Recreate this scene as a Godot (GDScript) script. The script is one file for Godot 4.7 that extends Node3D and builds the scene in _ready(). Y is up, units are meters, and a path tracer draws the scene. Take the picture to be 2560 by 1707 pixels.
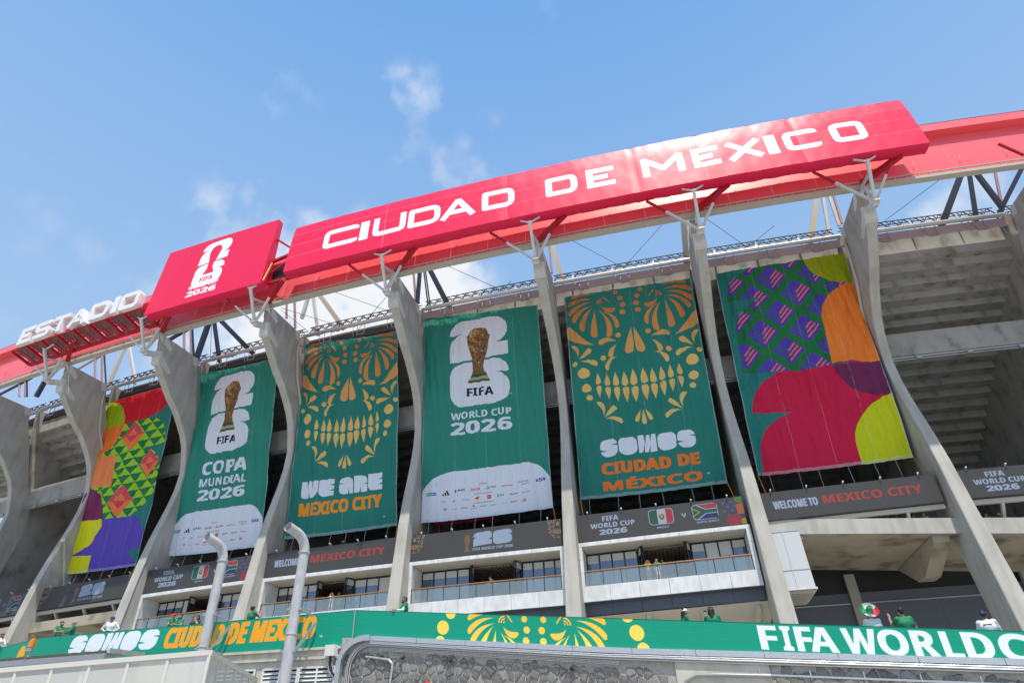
extends Node3D
# A stadium front hung with banners, seen from the plaza below. y up, metres, the eye at the origin.

const CAM = [0.999,-0.028,-0.019,0.034,0.82,0.571,0,-0.571,0.821]
const CTR = [106.008,-475.026,432.259,-0.272]
const COL = [-76,-59.6,-45.054,-30.098,-15.479,-0.193,15.149,30.404,45.284,60.8,76]
const SK_P = [[3.191,0.27,0.925,0.267,0.42,0.1],[3.004,0.799,0.499,1.228,0.478,0.12],[2.906,1.126,0.532,2.349,0.509,0.14],[2.976,1.57,0.864,3.215,0.544,0.16],[2.854,1.761,1.685,4.241,0.632,0.12],[3.046,2.011,2.734,5.088,0.668,0.02],[3.387,2.16,4.112,5.373,0.6,-0.14],[3.646,2.421,4.989,4.482,0.477,-0.2],[2.683,6.377,0.291,4.364,1.145,-0.1],[3.705,1.751,4.889,2.274,0.574,0.25],[6.47,4.775,6.021,7.392,0.863,0],[4.894,6.159,3.362,6.068,0.642,0.12],[4.897,6.481,4.228,7.796,0.535,0.14],[4.806,7.894,3.77,9.086,0.513,0.2],[0.824,7.736,0.441,6.288,0.452,0.2],[0.985,7.882,2.021,6.905,0.556,0],[1.073,8.094,2.537,8.533,0.536,-0.15],[2.833,14.334,2.453,12.858,0.466,0.2],[2.903,14.451,3.913,13.51,0.519,0],[2.974,14.55,4.367,14.981,0.484,-0.15],[6.374,13.966,5.935,15.067,0.382,0],[2.663,9.523,2.667,10.545,0.508,0],[3.521,9.587,3.536,10.776,0.537,0],[4.381,9.66,4.373,10.928,0.583,0],[5.226,9.675,5.23,10.989,0.628,0],[6.107,9.563,6.079,11.012,0.69,0],[2.678,12.235,2.671,11.172,0.505,0],[3.558,12.57,3.534,11.418,0.534,0],[4.379,12.931,4.381,11.596,0.58,0],[5.244,13.098,5.239,11.684,0.625,0],[6.074,13.25,6.098,11.8,0.686,0]]
const SK_D = [[4.651,-0.082,0.228],[5.316,0.397,0.255],[5.717,1.133,0.267],[5.903,1.999,0.293],[5.807,2.869,0.298],[5.097,5.483,0.273],[3.376,7.849,0.291],[0.528,8.334,0.274],[1.328,9.423,0.595],[1.472,11.124,0.47],[1.702,12.178,0.303]]
const SK_X = 6.585
const SK_EYE = [3.877,1.398]
const T5 = [[2.194,16.629,11.013,18.346],[2.182,18.918,11.038,20.066],[2.149,20.465,10.98,21.616]]
const T3 = [[1.418,16.465,11.319,18.228],[1.374,18.692,11.241,20.068]]
const LG_2 = [3.058,2.604,3.124,2.113,3.369,1.612,3.814,1.15,4.558,0.945,7.788,0.731,8.433,0.75,8.97,1.026,9.396,1.545,9.502,2.126,9.461,2.679,9.187,3.193,8.732,3.644,8.14,3.884,9.503,3.825,9.469,5.416,3.045,5.834,3.036,4.083,3.15,3.555,3.422,3.101,3.911,2.699,4.5,2.521]
const LG_6 = [3.033,7.375,3.145,6.818,3.449,6.39,3.908,6.088,4.77,5.95,7.747,5.771,8.511,5.863,9.117,6.324,9.384,6.839,9.457,7.374,8.08,7.413,8.691,7.575,9.196,8.011,9.436,8.613,9.444,9.329,9.306,9.967,8.963,10.419,8.443,10.694,7.791,10.8,4.504,10.927,3.903,10.792,3.392,10.392,3.111,9.883,3.043,9.219]
const LG_T = [5.032,3.507,5.086,2.853,5.387,2.231,5.933,1.922,6.573,1.906,7.16,2.108,7.393,2.645,7.415,2.927,7.584,2.841,7.604,3.177,7.468,3.542,7.36,3.964,7.141,5.017,6.834,5.828,6.677,6.441,6.807,7.091,6.991,7.327,7.394,8.266,4.989,8.359,5.424,7.411,5.573,6.911,5.536,6.062,5.495,5.471,5.245,4.52]
const LG_TB = [5.424,7.411,6.992,7.306,7.394,8.266,4.989,8.359]
const T4 = [[4.867,8.908,7.68,9.833],[3.098,11.448,9.466,12.187],[3.063,12.495,9.489,13.856]]
const PAN = [0.02,19.245,0.249,18.917,0.541,18.596,1.07,18.123,1.907,17.717,2.57,17.604,3.295,17.537,6.923,17.504,10.43,17.485,10.853,17.493,11.33,17.62,11.798,17.856,12.197,18.217,12.585,18.697,12.854,19.128,12.911,19.347]
const SPN = ["aramco", "bars", "ADI", "diamond", "Coca", "HY", "HYt", "KIA", "Lenovo", "QATAR", "AIR", "VISA", "ULTRA", "bank", "Hisense", "lays", "M", "sq", "sq2", "Rexona", "verizon", "V", "airbnb", "DIAGEO", "dash", "dasht", "Globant", "col", "faint", "rock", "HD", "h1", "h2", "h3"]
const SPR = [[0.493,19.402,1.505,19.716],[2.082,19.311,2.796,19.791],[3.719,19.316,4.464,19.522],[3.433,19.306,3.647,19.672],[4.999,19.339,6.011,19.625],[6.638,19.355,6.966,19.475],[6.563,19.51,7.022,19.63],[7.114,19.395,7.62,19.515],[8.173,19.428,9.244,19.571],[9.787,19.245,10.842,19.439],[10.086,19.509,10.848,19.629],[11.466,19.219,12.449,19.539],[2.033,20.274,2.489,20.405],[3.187,20.276,3.601,20.526],[4.163,20.316,4.914,20.436],[5.523,20.234,5.937,20.509],[6.723,20.191,7.102,20.541],[7.729,20.26,7.918,20.476],[8.007,20.293,8.421,20.429],[8.983,20.295,9.722,20.445],[10.137,20.293,10.935,20.413],[2.249,20.996,2.631,21.219],[3.102,21.101,3.707,21.221],[4.043,21.087,4.677,21.207],[5.19,20.995,5.496,21.139],[5.07,21.227,5.645,21.347],[6.012,21.093,6.599,21.213],[6.999,21.119,7.61,21.239],[8.069,21.088,8.716,21.208],[8.999,21.059,9.657,21.179],[10.175,20.979,10.51,21.246],[5.9,18.955,6.695,19.075],[5.44,19.901,7.19,20.021],[5.399,20.759,7.285,20.879]]
const T2 = [[3.262,11.827,9.806,13.406],[3.218,13.839,9.932,14.775],[3.2,15.139,9.995,16.407]]
const B6_TEAL = [0,0,4.076,-0.17,3.188,0.157,2.092,0.744,1.357,1.409,0.972,1.971,0.734,2.862,0.672,3.668,2.339,3.751,3.929,3.801,3.152,4.093,2.344,4.559,1.66,5.24,1.174,5.946,0.887,6.869,0.766,8.371,0.726,10.032,0.601,11.899,2.249,12.07,3.498,12.161,4.463,12.172,3.634,12.301,5.668,17.957,4.625,22.216,0,22.2]
const B6_LIME = [8.85,-0.15,8.98,0.684,9.251,1.427,9.659,2.08,10.208,2.627,10.762,2.974,11.491,3.247,12.211,3.393,12.976,3.424,13,0]
const B6_ORANGE = [12.966,3.464,12.396,3.446,11.606,3.72,10.579,4.307,9.877,5.044,9.42,5.763,9.094,6.69,8.983,7.35,8.974,8.21,8.813,12.028,10.006,12.014,13.102,12.616]
const B6_CRIM = [3.629,12.325,5.772,12.3,7.349,12.253,8.892,12.201,12.068,12.153,13.059,15.985,13,22.2,0.487,22.212,0.626,20.575,0.73,19.639,1.054,18.643,1.5,17.951,1.972,17.485,2.605,17.078,3.292,16.753,4.246,16.474,0.732,16.165,0.79,15.589,1.011,14.822,1.47,13.918,1.996,13.34,2.678,12.781]
const B6_PLUM = [8.858,12.195,8.971,12.848,9.186,13.633,9.543,14.39,10.015,14.952,10.585,15.388,11.186,15.697,11.951,15.903,13.072,15.963,13.109,12.592]
const B6_LIM2 = [13.105,15.992,12.741,16.016,12.148,16.164,11.435,16.492,10.676,16.99,9.918,17.746,9.335,18.501,8.919,19.345,8.785,19.995,8.759,20.798,8.769,21.809,8.669,22.434,13.02,22.238]
const B1_RED = [-0.018,-0.049,13,0,11.672,2.022,11.431,2.654,10.738,3.232,9.863,3.586,8.52,3.882,6.499,3.875,4.323,3.852,4.186,3.131,3.923,2.379,3.406,1.569,2.382,0.66,1.015,0.154]
const B1_LIME = [0,0,1.083,0.177,1.812,0.387,2.456,0.703,3.026,1.152,3.503,1.677,3.923,2.379,4.194,3.22,4.298,3.847,2.114,3.848,-0.099,3.781]
const B1_OR1 = [-0.099,3.781,2.114,3.848,4.298,3.847,4.369,4.379,4.241,5.255,3.736,6.097,3.06,6.778,2.175,7.21,1.128,7.53,0.188,7.686]
const B1_OR2 = [-0.096,7.61,4.413,8.009,4.696,10.04,4.92,12.093,-0.2,11.657]
const B1_PLUM = [-0.182,11.702,0.756,11.807,1.87,12.137,2.983,12.754,3.959,13.658,4.617,14.707,5.027,16.173,-0.1,15.933]
const B1_YEL = [-0.127,15.866,4.868,16.102,5.142,16.989,4.809,17.867,4.059,18.884,2.951,19.465,1.744,19.815,0.393,20.073,4.876,20.281,4.919,21.374,4.954,22.292,0,22.2]
const B1_PUR = [4.948,16.113,7.762,16.231,10.63,16.337,11.745,16.987,12.615,18.004,13.105,18.957,13.43,20.102,11.897,20.335,10.519,20.454,11.628,20.839,12.558,21.509,13.054,22.206,4.954,22.292,4.876,20.281,0.393,20.073,1.744,19.815,2.951,19.465,4.059,18.884,4.809,17.867,5.142,16.989]
const B1_TEAL = [11.417,2.608,10.738,3.232,9.863,3.586,8.52,3.882,10.028,4.103,10.816,4.517,11.55,5.125,12.139,5.907,12.503,6.803,12.58,7.733,10.674,7.81,8.847,7.883,9.734,8.251,10.484,8.225,11.296,8.739,12.012,9.474,12.474,10.196,12.721,10.875,12.848,11.421,13.057,12.528,12.73,13.737,12.127,14.631,11.076,15.523,9.786,16.252,7.42,16.31,7.762,16.231,13,22.2,13,0]
const B1_K = [[6.524,3.948,8.641,5.934,6.739,7.87,4.28,5.689],[10.41,8.249,12.313,9.904,11.053,11.903,9.245,10.054],[7.296,12.268,9.533,14.342,7.468,16.185,4.891,14.003]]
const STRUT = [[0,0.55,0,-65.68,50.573,-64.906,54.732],[0,0.3,0,-77.092,54.056,-69.421,54.673],[2,0.22,0,-70.514,51.909,-72.608,54.993],[2,0.22,0,-68.83,51.44,-71.443,55.422],[0,0.16,0,-68.246,51.278,-71.121,55.481],[1,0.5,1,-49.314,47.871,-48.863,55.464],[1,0.36,1,-43.831,46.936,-48.985,55.702],[2,0.24,1,-52.792,50.033,-55.41,55.234],[2,0.24,1,-50.703,48.458,-54.112,55.393],[0,0.16,1,-49.685,47.968,-53.7,55.395],[2,0.24,1,-58.075,53.145,-53.556,54.028],[0,0.55,2,-33.685,47.844,-33.253,55.542],[0,0.4,2,-29.389,46.625,-33.306,55.838],[0,0.55,2,-24.33,46.743,-33.478,55.779],[2,0.24,2,-36.433,50.442,-37.885,54.34],[2,0.24,2,-34.569,48.4,-37.031,55.411],[0,0.18,2,-33.97,48.026,-36.645,54.912],[0,0.4,2,-40.156,53.027,-36.45,53.931],[3,0.55,3,-11.181,47.13,-17.264,55.717],[1,0.34,3,-14.651,46.941,-17.323,55.804],[1,0.4,3,-17.685,50.365,-17.171,54.896],[2,0.22,3,-20.094,51.025,-20.902,54.847],[2,0.24,3,-18.398,49.006,-19.817,55.37],[0,0.6,4,2.621,46.931,-1.053,55.347],[0,0.4,4,-1.473,48.454,-1.41,55.131],[0,0.14,4,0.361,46.843,-1.032,55.298],[0,0.14,4,0.081,46.913,-1.24,55.359],[2,0.24,4,-1.72,49.018,-2.502,54.866],[3,0.55,4.9,16.333,47.129,15.123,55.123],[2,0.24,4.9,15.121,48.806,14.977,54.162],[0,0.6,5,29.971,46.833,30.952,54.821],[2,0.24,5,30.806,48.65,31.113,53.621],[3,0.6,6,42.885,47.068,46.122,54.988],[1,0.3,6,44.887,47.124,46.319,55.033],[1,0.3,6,46.313,48.749,46.718,54.345],[2,0.24,6,46.667,49,47.261,54.467],[0,0.6,7,55.876,46.911,61.623,55.125],[0,0.36,7,59.254,46.908,61.85,55.128],[0,0.42,7,62.32,48.415,61.933,54.691],[0,0.42,7,61.354,47.155,66.679,53.361],[2,0.24,7,62.417,48.639,64.337,54.813]]
const CABLE = [[5,17.126,53.393,23.201,47.175],[5,29.025,53.274,23.201,47.175],[6,32.829,52.757,36.477,47.099],[6,39.856,49.577,36.477,47.099],[7,58.52,53.189,49.532,47.229],[4,1.401,53.553,9.376,47.057],[4,10.322,48.365,9.309,46.992],[3,-14.431,53.665,-4.827,47.521],[3,-5.619,49.901,-8.924,45.869],[3,-21.097,52.513,-10.948,46.701],[3,-21.018,52.133,-15.257,46.648],[2,-32.532,53.561,-30.788,46.909]]
const CLOUD = [[-0.129,0.82,-0.558,0.046,0.75],[-0.147,0.827,-0.543,0.028,0.6],[-0.297,0.794,-0.531,0.037,0.4],[-0.069,0.764,-0.641,0.046,0.7],[-0.137,0.775,-0.617,0.028,0.5],[-0.022,0.799,-0.601,0.025,0.4],[-0.381,0.672,-0.635,0.053,0.9],[-0.405,0.658,-0.635,0.037,0.5],[-0.568,0.597,-0.567,0.074,0.22],[-0.531,0.592,-0.607,0.056,0.18],[-0.611,0.49,-0.622,0.056,0.2],[-0.304,0.597,-0.743,0.118,1.6],[-0.237,0.616,-0.751,0.111,1.7],[-0.168,0.618,-0.768,0.105,1.8],[-0.101,0.639,-0.763,0.074,1.8],[-0.367,0.566,-0.738,0.093,1.4],[-0.434,0.537,-0.723,0.087,1],[0.578,0.575,-0.579,0.056,0.9],[0.544,0.582,-0.605,0.043,0.7],[0.06,0.886,-0.459,0.025,0.25]]
const WALL = [-32.58,7.166,-40.265,-23.968,6.983,-34.495,-6.403,5.935,-26.33,18.106,2.379,-16.621]


const GROUND = -1.7
var M := {}
var base_of := {}
var counts := {}
var rng := RandomNumberGenerator.new()

# ---------------------------------------------------------------- plan of the stadium: s along the front, r outwards, h up
func PT(s: float, r: float, h: float) -> Vector3:
	var a: float = CTR[3] + s / CTR[2]
	return Vector3(CTR[0] + sin(a) * (CTR[2] + r), h, CTR[1] + cos(a) * (CTR[2] + r))
func NS(s: float) -> Vector3:
	var a: float = CTR[3] + s / CTR[2]
	return Vector3(sin(a), 0, cos(a))
func TS(s: float) -> Vector3:
	var a: float = CTR[3] + s / CTR[2]
	return Vector3(cos(a), 0, -sin(a))
func col(i: int) -> float:
	return COL[i + 1]

# ---------------------------------------------------------------- mesh building
class MB:
	var v := PackedVector3Array()
	var n := PackedVector3Array()
	var t := PackedVector2Array()
	var c := PackedColorArray()
	func tri(a: Vector3, b: Vector3, d: Vector3) -> void:
		var m := (b - a).cross(d - a).normalized()
		v.append_array([a, d, b]); n.append_array([m, m, m])
	func quad(a: Vector3, b: Vector3, d: Vector3, e: Vector3) -> void:
		tri(a, b, d); tri(a, d, e)
	func quv(a: Vector3, b: Vector3, d: Vector3, e: Vector3, ua: Vector2, ub: Vector2, ud: Vector2, ue: Vector2) -> void:
		quad(a, b, d, e)
		t.append_array([ua, ud, ub, ua, ue, ud])
	func box(o: Vector3, x: Vector3, y: Vector3, z: Vector3) -> void:
		# o centre; x, y, z half vectors
		if x.cross(y).dot(z) < 0: z = -z
		quad(o + z - x - y, o + z + x - y, o + z + x + y, o + z - x + y)
		quad(o - z + x - y, o - z - x - y, o - z - x + y, o - z + x + y)
		quad(o + x + z - y, o + x - z - y, o + x - z + y, o + x + z + y)
		quad(o - x - z - y, o - x + z - y, o - x + z + y, o - x - z + y)
		quad(o + y - x + z, o + y + x + z, o + y + x - z, o + y - x - z)
		quad(o - y - x - z, o - y + x - z, o - y + x + z, o - y - x + z)
	func beam(a: Vector3, b: Vector3, w: float, h: float, up := Vector3.UP) -> void:
		var d := b - a
		var sd := d.cross(up)
		if sd.length() < 1e-4: sd = d.cross(Vector3.RIGHT)
		sd = sd.normalized()
		var u := sd.cross(d).normalized()
		box((a + b) * 0.5, d * 0.5, sd * w * 0.5, u * h * 0.5)
	func tube(pts: Array, rad: float, sides := 8, cap := true) -> void:
		var rings := []
		for i in pts.size():
			var d: Vector3 = (pts[min(i + 1, pts.size() - 1)] - pts[max(i - 1, 0)]).normalized()
			var u := d.cross(Vector3(0.13, 0.21, 0.97)).normalized()
			if i > 0:
				u = (rings[i - 1][0] - rings[i - 1][0].dot(d) * d).normalized()
			rings.append([u, d.cross(u), pts[i]])
		for i in pts.size() - 1:
			for k in sides:
				var p := []
				var q := []
				for j in [[i, k], [i, k + 1], [i + 1, k + 1], [i + 1, k]]:
					var g = rings[j[0]]
					var an: float = TAU * j[1] / sides
					var m: Vector3 = g[0] * cos(an) + g[1] * sin(an)
					p.append(g[2] + m * rad); q.append(m)
				v.append_array([p[0], p[2], p[1], p[0], p[3], p[2]])
				n.append_array([q[0], q[2], q[1], q[0], q[3], q[2]])
		if cap:
			for e in [0, pts.size() - 1]:
				var g = rings[e]
				for k in sides:
					var a0: float = TAU * k / sides
					var a1: float = TAU * (k + 1) / sides
					var p0: Vector3 = g[2] + (g[0] * cos(a0) + g[1] * sin(a0)) * rad
					var p1: Vector3 = g[2] + (g[0] * cos(a1) + g[1] * sin(a1)) * rad
					if e == 0: tri(g[2], p1, p0)
					else: tri(g[2], p0, p1)
	func grid(nu: int, nv: int, f: Callable, uvs := true) -> void:
		var P := []
		for j in nv + 1:
			for i in nu + 1:
				P.append(f.call(float(i) / nu, float(j) / nv))
		var N := []
		for j in nv + 1:
			for i in nu + 1:
				var a: Vector3 = P[j * (nu + 1) + min(i + 1, nu)] - P[j * (nu + 1) + max(i - 1, 0)]
				var b: Vector3 = P[min(j + 1, nv) * (nu + 1) + i] - P[max(j - 1, 0) * (nu + 1) + i]
				N.append(b.cross(a).normalized())
		for j in nv:
			for i in nu:
				var k := [j * (nu + 1) + i, j * (nu + 1) + i + 1, (j + 1) * (nu + 1) + i + 1, (j + 1) * (nu + 1) + i]
				for q in [0, 1, 2, 0, 2, 3]:
					v.append(P[k[q]]); n.append(N[k[q]])
					if uvs: t.append(Vector2((i + [0, 1, 1, 0][q]) / float(nu), (j + [0, 0, 1, 1][q]) / float(nv)))
	func prism(poly: PackedVector2Array, o: Vector3, x: Vector3, y: Vector3, z: Vector3) -> void:
		# polygon in the x,y axes at o, swept along z
		var idx := Geometry2D.triangulate_polygon(poly)
		var flip := x.cross(y).dot(z) < 0
		if Geometry2D.is_polygon_clockwise(poly): flip = not flip
		var P := []
		for q in poly: P.append(o + x * q.x + y * q.y)
		for k in range(0, idx.size(), 3):
			var a: Vector3 = P[idx[k]]
			var b: Vector3 = P[idx[k + 1]]
			var d: Vector3 = P[idx[k + 2]]
			if (b - a).cross(d - a).dot(z) < 0:
				var w := b; b = d; d = w
			tri(a + z, b + z, d + z); tri(a, d, b)
		for i in P.size():
			var a: Vector3 = P[i]
			var b: Vector3 = P[(i + 1) % P.size()]
			if flip: quad(b, a, a + z, b + z)
			else: quad(a, b, b + z, a + z)
	func mesh(off: Vector3) -> ArrayMesh:
		var w := PackedVector3Array()
		w.resize(v.size())
		for i in v.size(): w[i] = v[i] - off
		var a := []
		a.resize(Mesh.ARRAY_MAX)
		a[Mesh.ARRAY_VERTEX] = w; a[Mesh.ARRAY_NORMAL] = n
		if t.size() == v.size(): a[Mesh.ARRAY_TEX_UV] = t
		if c.size() == v.size(): a[Mesh.ARRAY_COLOR] = c
		var m := ArrayMesh.new()
		m.add_surface_from_arrays(Mesh.PRIMITIVE_TRIANGLES, a)
		return m

func numbered(called: String) -> String:
	var k: int = counts.get(called, 0)
	counts[called] = k + 1
	return called if k == 0 else "%s_%03d" % [called, k]
func thing(called: String, label: String, category: String, at := Vector3.ZERO, group := "") -> Node3D:
	var o := Node3D.new()
	o.name = numbered(called); add_child(o); o.position = at
	o.set_meta("label", label); o.set_meta("category", category)
	if group: o.set_meta("group", group)
	base_of[o] = at
	return o
func part(parent: Node3D, called: String, mb: MB, material: Material, label := "") -> MeshInstance3D:
	var o := MeshInstance3D.new()
	var off: Vector3 = base_of[parent]
	o.mesh = mb.mesh(off); o.material_override = material; o.name = called
	parent.add_child(o, true)
	base_of[o] = off
	if label: o.set_meta("label", label)
	return o
func single(called: String, label: String, category: String, mb: MB, material: Material, at: Vector3, group := "") -> MeshInstance3D:
	var o := MeshInstance3D.new()
	o.mesh = mb.mesh(at); o.material_override = material; o.name = numbered(called)
	add_child(o); o.position = at
	o.set_meta("label", label); o.set_meta("category", category)
	if group: o.set_meta("group", group)
	base_of[o] = at
	return o
func structure(called: String, mb: MB, material: Material) -> MeshInstance3D:
	var o := MeshInstance3D.new()
	o.mesh = mb.mesh(Vector3.ZERO); o.material_override = material; o.name = numbered(called)
	add_child(o); o.set_meta("kind", "structure")
	base_of[o] = Vector3.ZERO
	return o

# ---------------------------------------------------------------- materials
func mat(c: Color, rough := 0.7, metal := 0.0, spec := 0.5) -> StandardMaterial3D:
	var m := StandardMaterial3D.new()
	m.albedo_color = c; m.roughness = rough; m.metallic = metal; m.metallic_specular = spec
	return m
func lin(r: float, g: float, b: float) -> Color:
	return Color(r, g, b).linear_to_srgb()
func noise_tex(freq: float, stops: Array, seed_: int, normal := false, strength := 4.0, oct := 5, size := 512) -> NoiseTexture2D:
	var f := FastNoiseLite.new()
	f.noise_type = FastNoiseLite.TYPE_SIMPLEX_SMOOTH; f.frequency = freq; f.seed = seed_; f.fractal_octaves = oct
	var t := NoiseTexture2D.new()
	t.width = size; t.height = size; t.seamless = true; t.noise = f
	if normal:
		t.as_normal_map = true; t.bump_strength = strength
	else:
		var g := Gradient.new()
		var off := PackedFloat32Array(); var cs := PackedColorArray()
		for q in stops: off.append(q[0]); cs.append(q[1])
		g.offsets = off; g.colors = cs
		t.color_ramp = g
	return t
func concrete(c: Color, dark: float, seed_: int, scale: Vector3, rough := 0.85) -> StandardMaterial3D:
	var m := mat(Color.WHITE, rough, 0.0, 0.3)
	m.albedo_texture = noise_tex(0.010, [[0.0, c * Color(dark, dark * 0.98, dark * 0.95, 1)], [0.38, c * Color(0.95, 0.95, 0.945, 1)], [0.6, c], [1.0, c * Color(1.04, 1.04, 1.045, 1)]], seed_, false, 0, 6, 512)
	m.uv1_triplanar = true; m.uv1_world_triplanar = true; m.uv1_scale = scale
	return m
func make_materials() -> void:
	M.concrete = concrete(lin(0.485, 0.475, 0.445), 0.86, 3, Vector3(0.16, 0.04, 0.16))
	M.concrete.vertex_color_use_as_albedo = true
	M.concrete_shaded_stained = concrete(lin(0.37, 0.36, 0.335), 0.66, 5, Vector3(0.09, 0.05, 0.09))  # concrete darkened to stand in for shade under the stands; random blotches are stains
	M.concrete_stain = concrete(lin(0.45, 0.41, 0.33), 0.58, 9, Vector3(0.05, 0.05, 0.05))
	M.plaster = concrete(lin(0.62, 0.59, 0.51), 0.86, 11, Vector3(0.3, 0.08, 0.3))
	M.soffit = mat(lin(0.55, 0.53, 0.47), 0.8)
	M.steel_white = mat(lin(0.62, 0.62, 0.60), 0.45, 0.0)
	M.steel_grey = mat(lin(0.40, 0.41, 0.42), 0.4, 0.5)
	M.galv = mat(lin(0.55, 0.56, 0.58), 0.38, 0.6)
	M.galv.roughness_texture = noise_tex(0.03, [[0.0, Color(0.25, 0.25, 0.25)], [1.0, Color(0.75, 0.75, 0.75)]], 21)
	M.galv.roughness = 0.8
	M.galv.uv1_triplanar = true; M.galv.uv1_world_triplanar = true; M.galv.uv1_scale = Vector3(0.6, 0.6, 0.6)
	M.navy = mat(lin(0.012, 0.016, 0.03), 0.45)
	M.beige_steel = mat(lin(0.50, 0.46, 0.36), 0.5)
	M.pink_steel = mat(lin(0.42, 0.26, 0.26), 0.5)
	M.red_steel = mat(lin(0.44, 0.010, 0.025), 0.45)
	M.channel = mat(lin(0.52, 0.49, 0.43), 0.6)
	M.black = mat(lin(0.012, 0.012, 0.014), 0.55)
	M.frame_black = mat(lin(0.014, 0.016, 0.02), 0.35)
	M.panel_white = concrete(lin(0.73, 0.75, 0.78), 0.93, 15, Vector3(0.25, 0.1, 0.25), 0.42)
	M.letter_white = mat(lin(0.84, 0.84, 0.84), 0.45)
	M.grating = mat(lin(0.16, 0.165, 0.17), 0.6)
	M.panel_dark = mat(lin(0.075, 0.09, 0.12), 0.4)
	M.wall_dark = mat(lin(0.10, 0.115, 0.145), 0.5)
	M.lavender = mat(lin(0.46, 0.44, 0.47), 0.3, 0.2)
	M.wood = mat(lin(0.42, 0.20, 0.06), 0.4)
	M.wood.albedo_texture = noise_tex(0.02, [[0.0, Color(0.7, 0.7, 0.7)], [1.0, Color(1.1, 1.1, 1.1)]], 31)
	M.wood.uv1_triplanar = true; M.wood.uv1_world_triplanar = true; M.wood.uv1_scale = Vector3(0.3, 4, 4)
	M.slat = mat(lin(0.20, 0.10, 0.055), 0.6)
	M.room = mat(lin(0.42, 0.40, 0.36), 0.8)
	M.blind = mat(lin(0.62, 0.66, 0.66), 0.7)
	M.glass = mat(Color(0.46, 0.50, 0.57, 0.72), 0.05, 0.75, 0.6)
	M.glass.transparency = BaseMaterial3D.TRANSPARENCY_ALPHA
	M.rail_glass = mat(Color(0.62, 0.70, 0.74, 0.30), 0.03, 0.0, 0.7)
	M.rail_glass.transparency = BaseMaterial3D.TRANSPARENCY_ALPHA
	M.red_skin = mat(lin(0.93, 0.14, 0.165), 0.36, 0.0, 0.5)
	M.asphalt = concrete(lin(0.42, 0.395, 0.35), 0.8, 41, Vector3(0.1, 0.1, 0.1))
	M.pave = concrete(lin(0.48, 0.46, 0.41), 0.8, 43, Vector3(0.3, 0.3, 0.3))
	M.pipe = concrete(lin(0.52, 0.53, 0.56), 0.9, 45, Vector3(0.5, 0.2, 0.5), 0.42)
	M.mesh_panel = mat(Color(0.83, 0.83, 0.81, 0.80), 0.6)
	M.mesh_panel.transparency = BaseMaterial3D.TRANSPARENCY_ALPHA
	M.mesh_frame = mat(lin(0.68, 0.66, 0.60), 0.5)
	M.perf = mat(lin(0.52, 0.54, 0.57), 0.5)
	M.rope = mat(lin(0.75, 0.74, 0.70), 0.8)
	M.strap = mat(lin(0.75, 0.32, 0.02), 0.7)
	M.mortar = concrete(lin(0.45, 0.435, 0.41), 0.85, 51, Vector3(1.2, 1.2, 1.2))
	M.stone = []
	for k in 4:
		var b: float = [0.20, 0.235, 0.265, 0.30][k]
		M.stone.append(concrete(lin(b, b * 0.98, b * 0.96), 0.7, 60 + k, Vector3(1.4, 1.4, 1.4)))
	M.white_plastic = mat(lin(0.74, 0.74, 0.72), 0.5)
	M.amber = mat(lin(0.85, 0.25, 0.01), 0.15)
	M.weed = mat(lin(0.06, 0.11, 0.03), 0.8)
	M.red_cloth = mat(lin(0.62, 0.01, 0.02), 0.6)
	M.blue = mat(lin(0.02, 0.06, 0.42), 0.5)
	M.cable_black = mat(lin(0.01, 0.01, 0.012), 0.6)
	M.person = mat(Color.WHITE, 0.75)
	M.person.vertex_color_use_as_albedo = true

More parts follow.
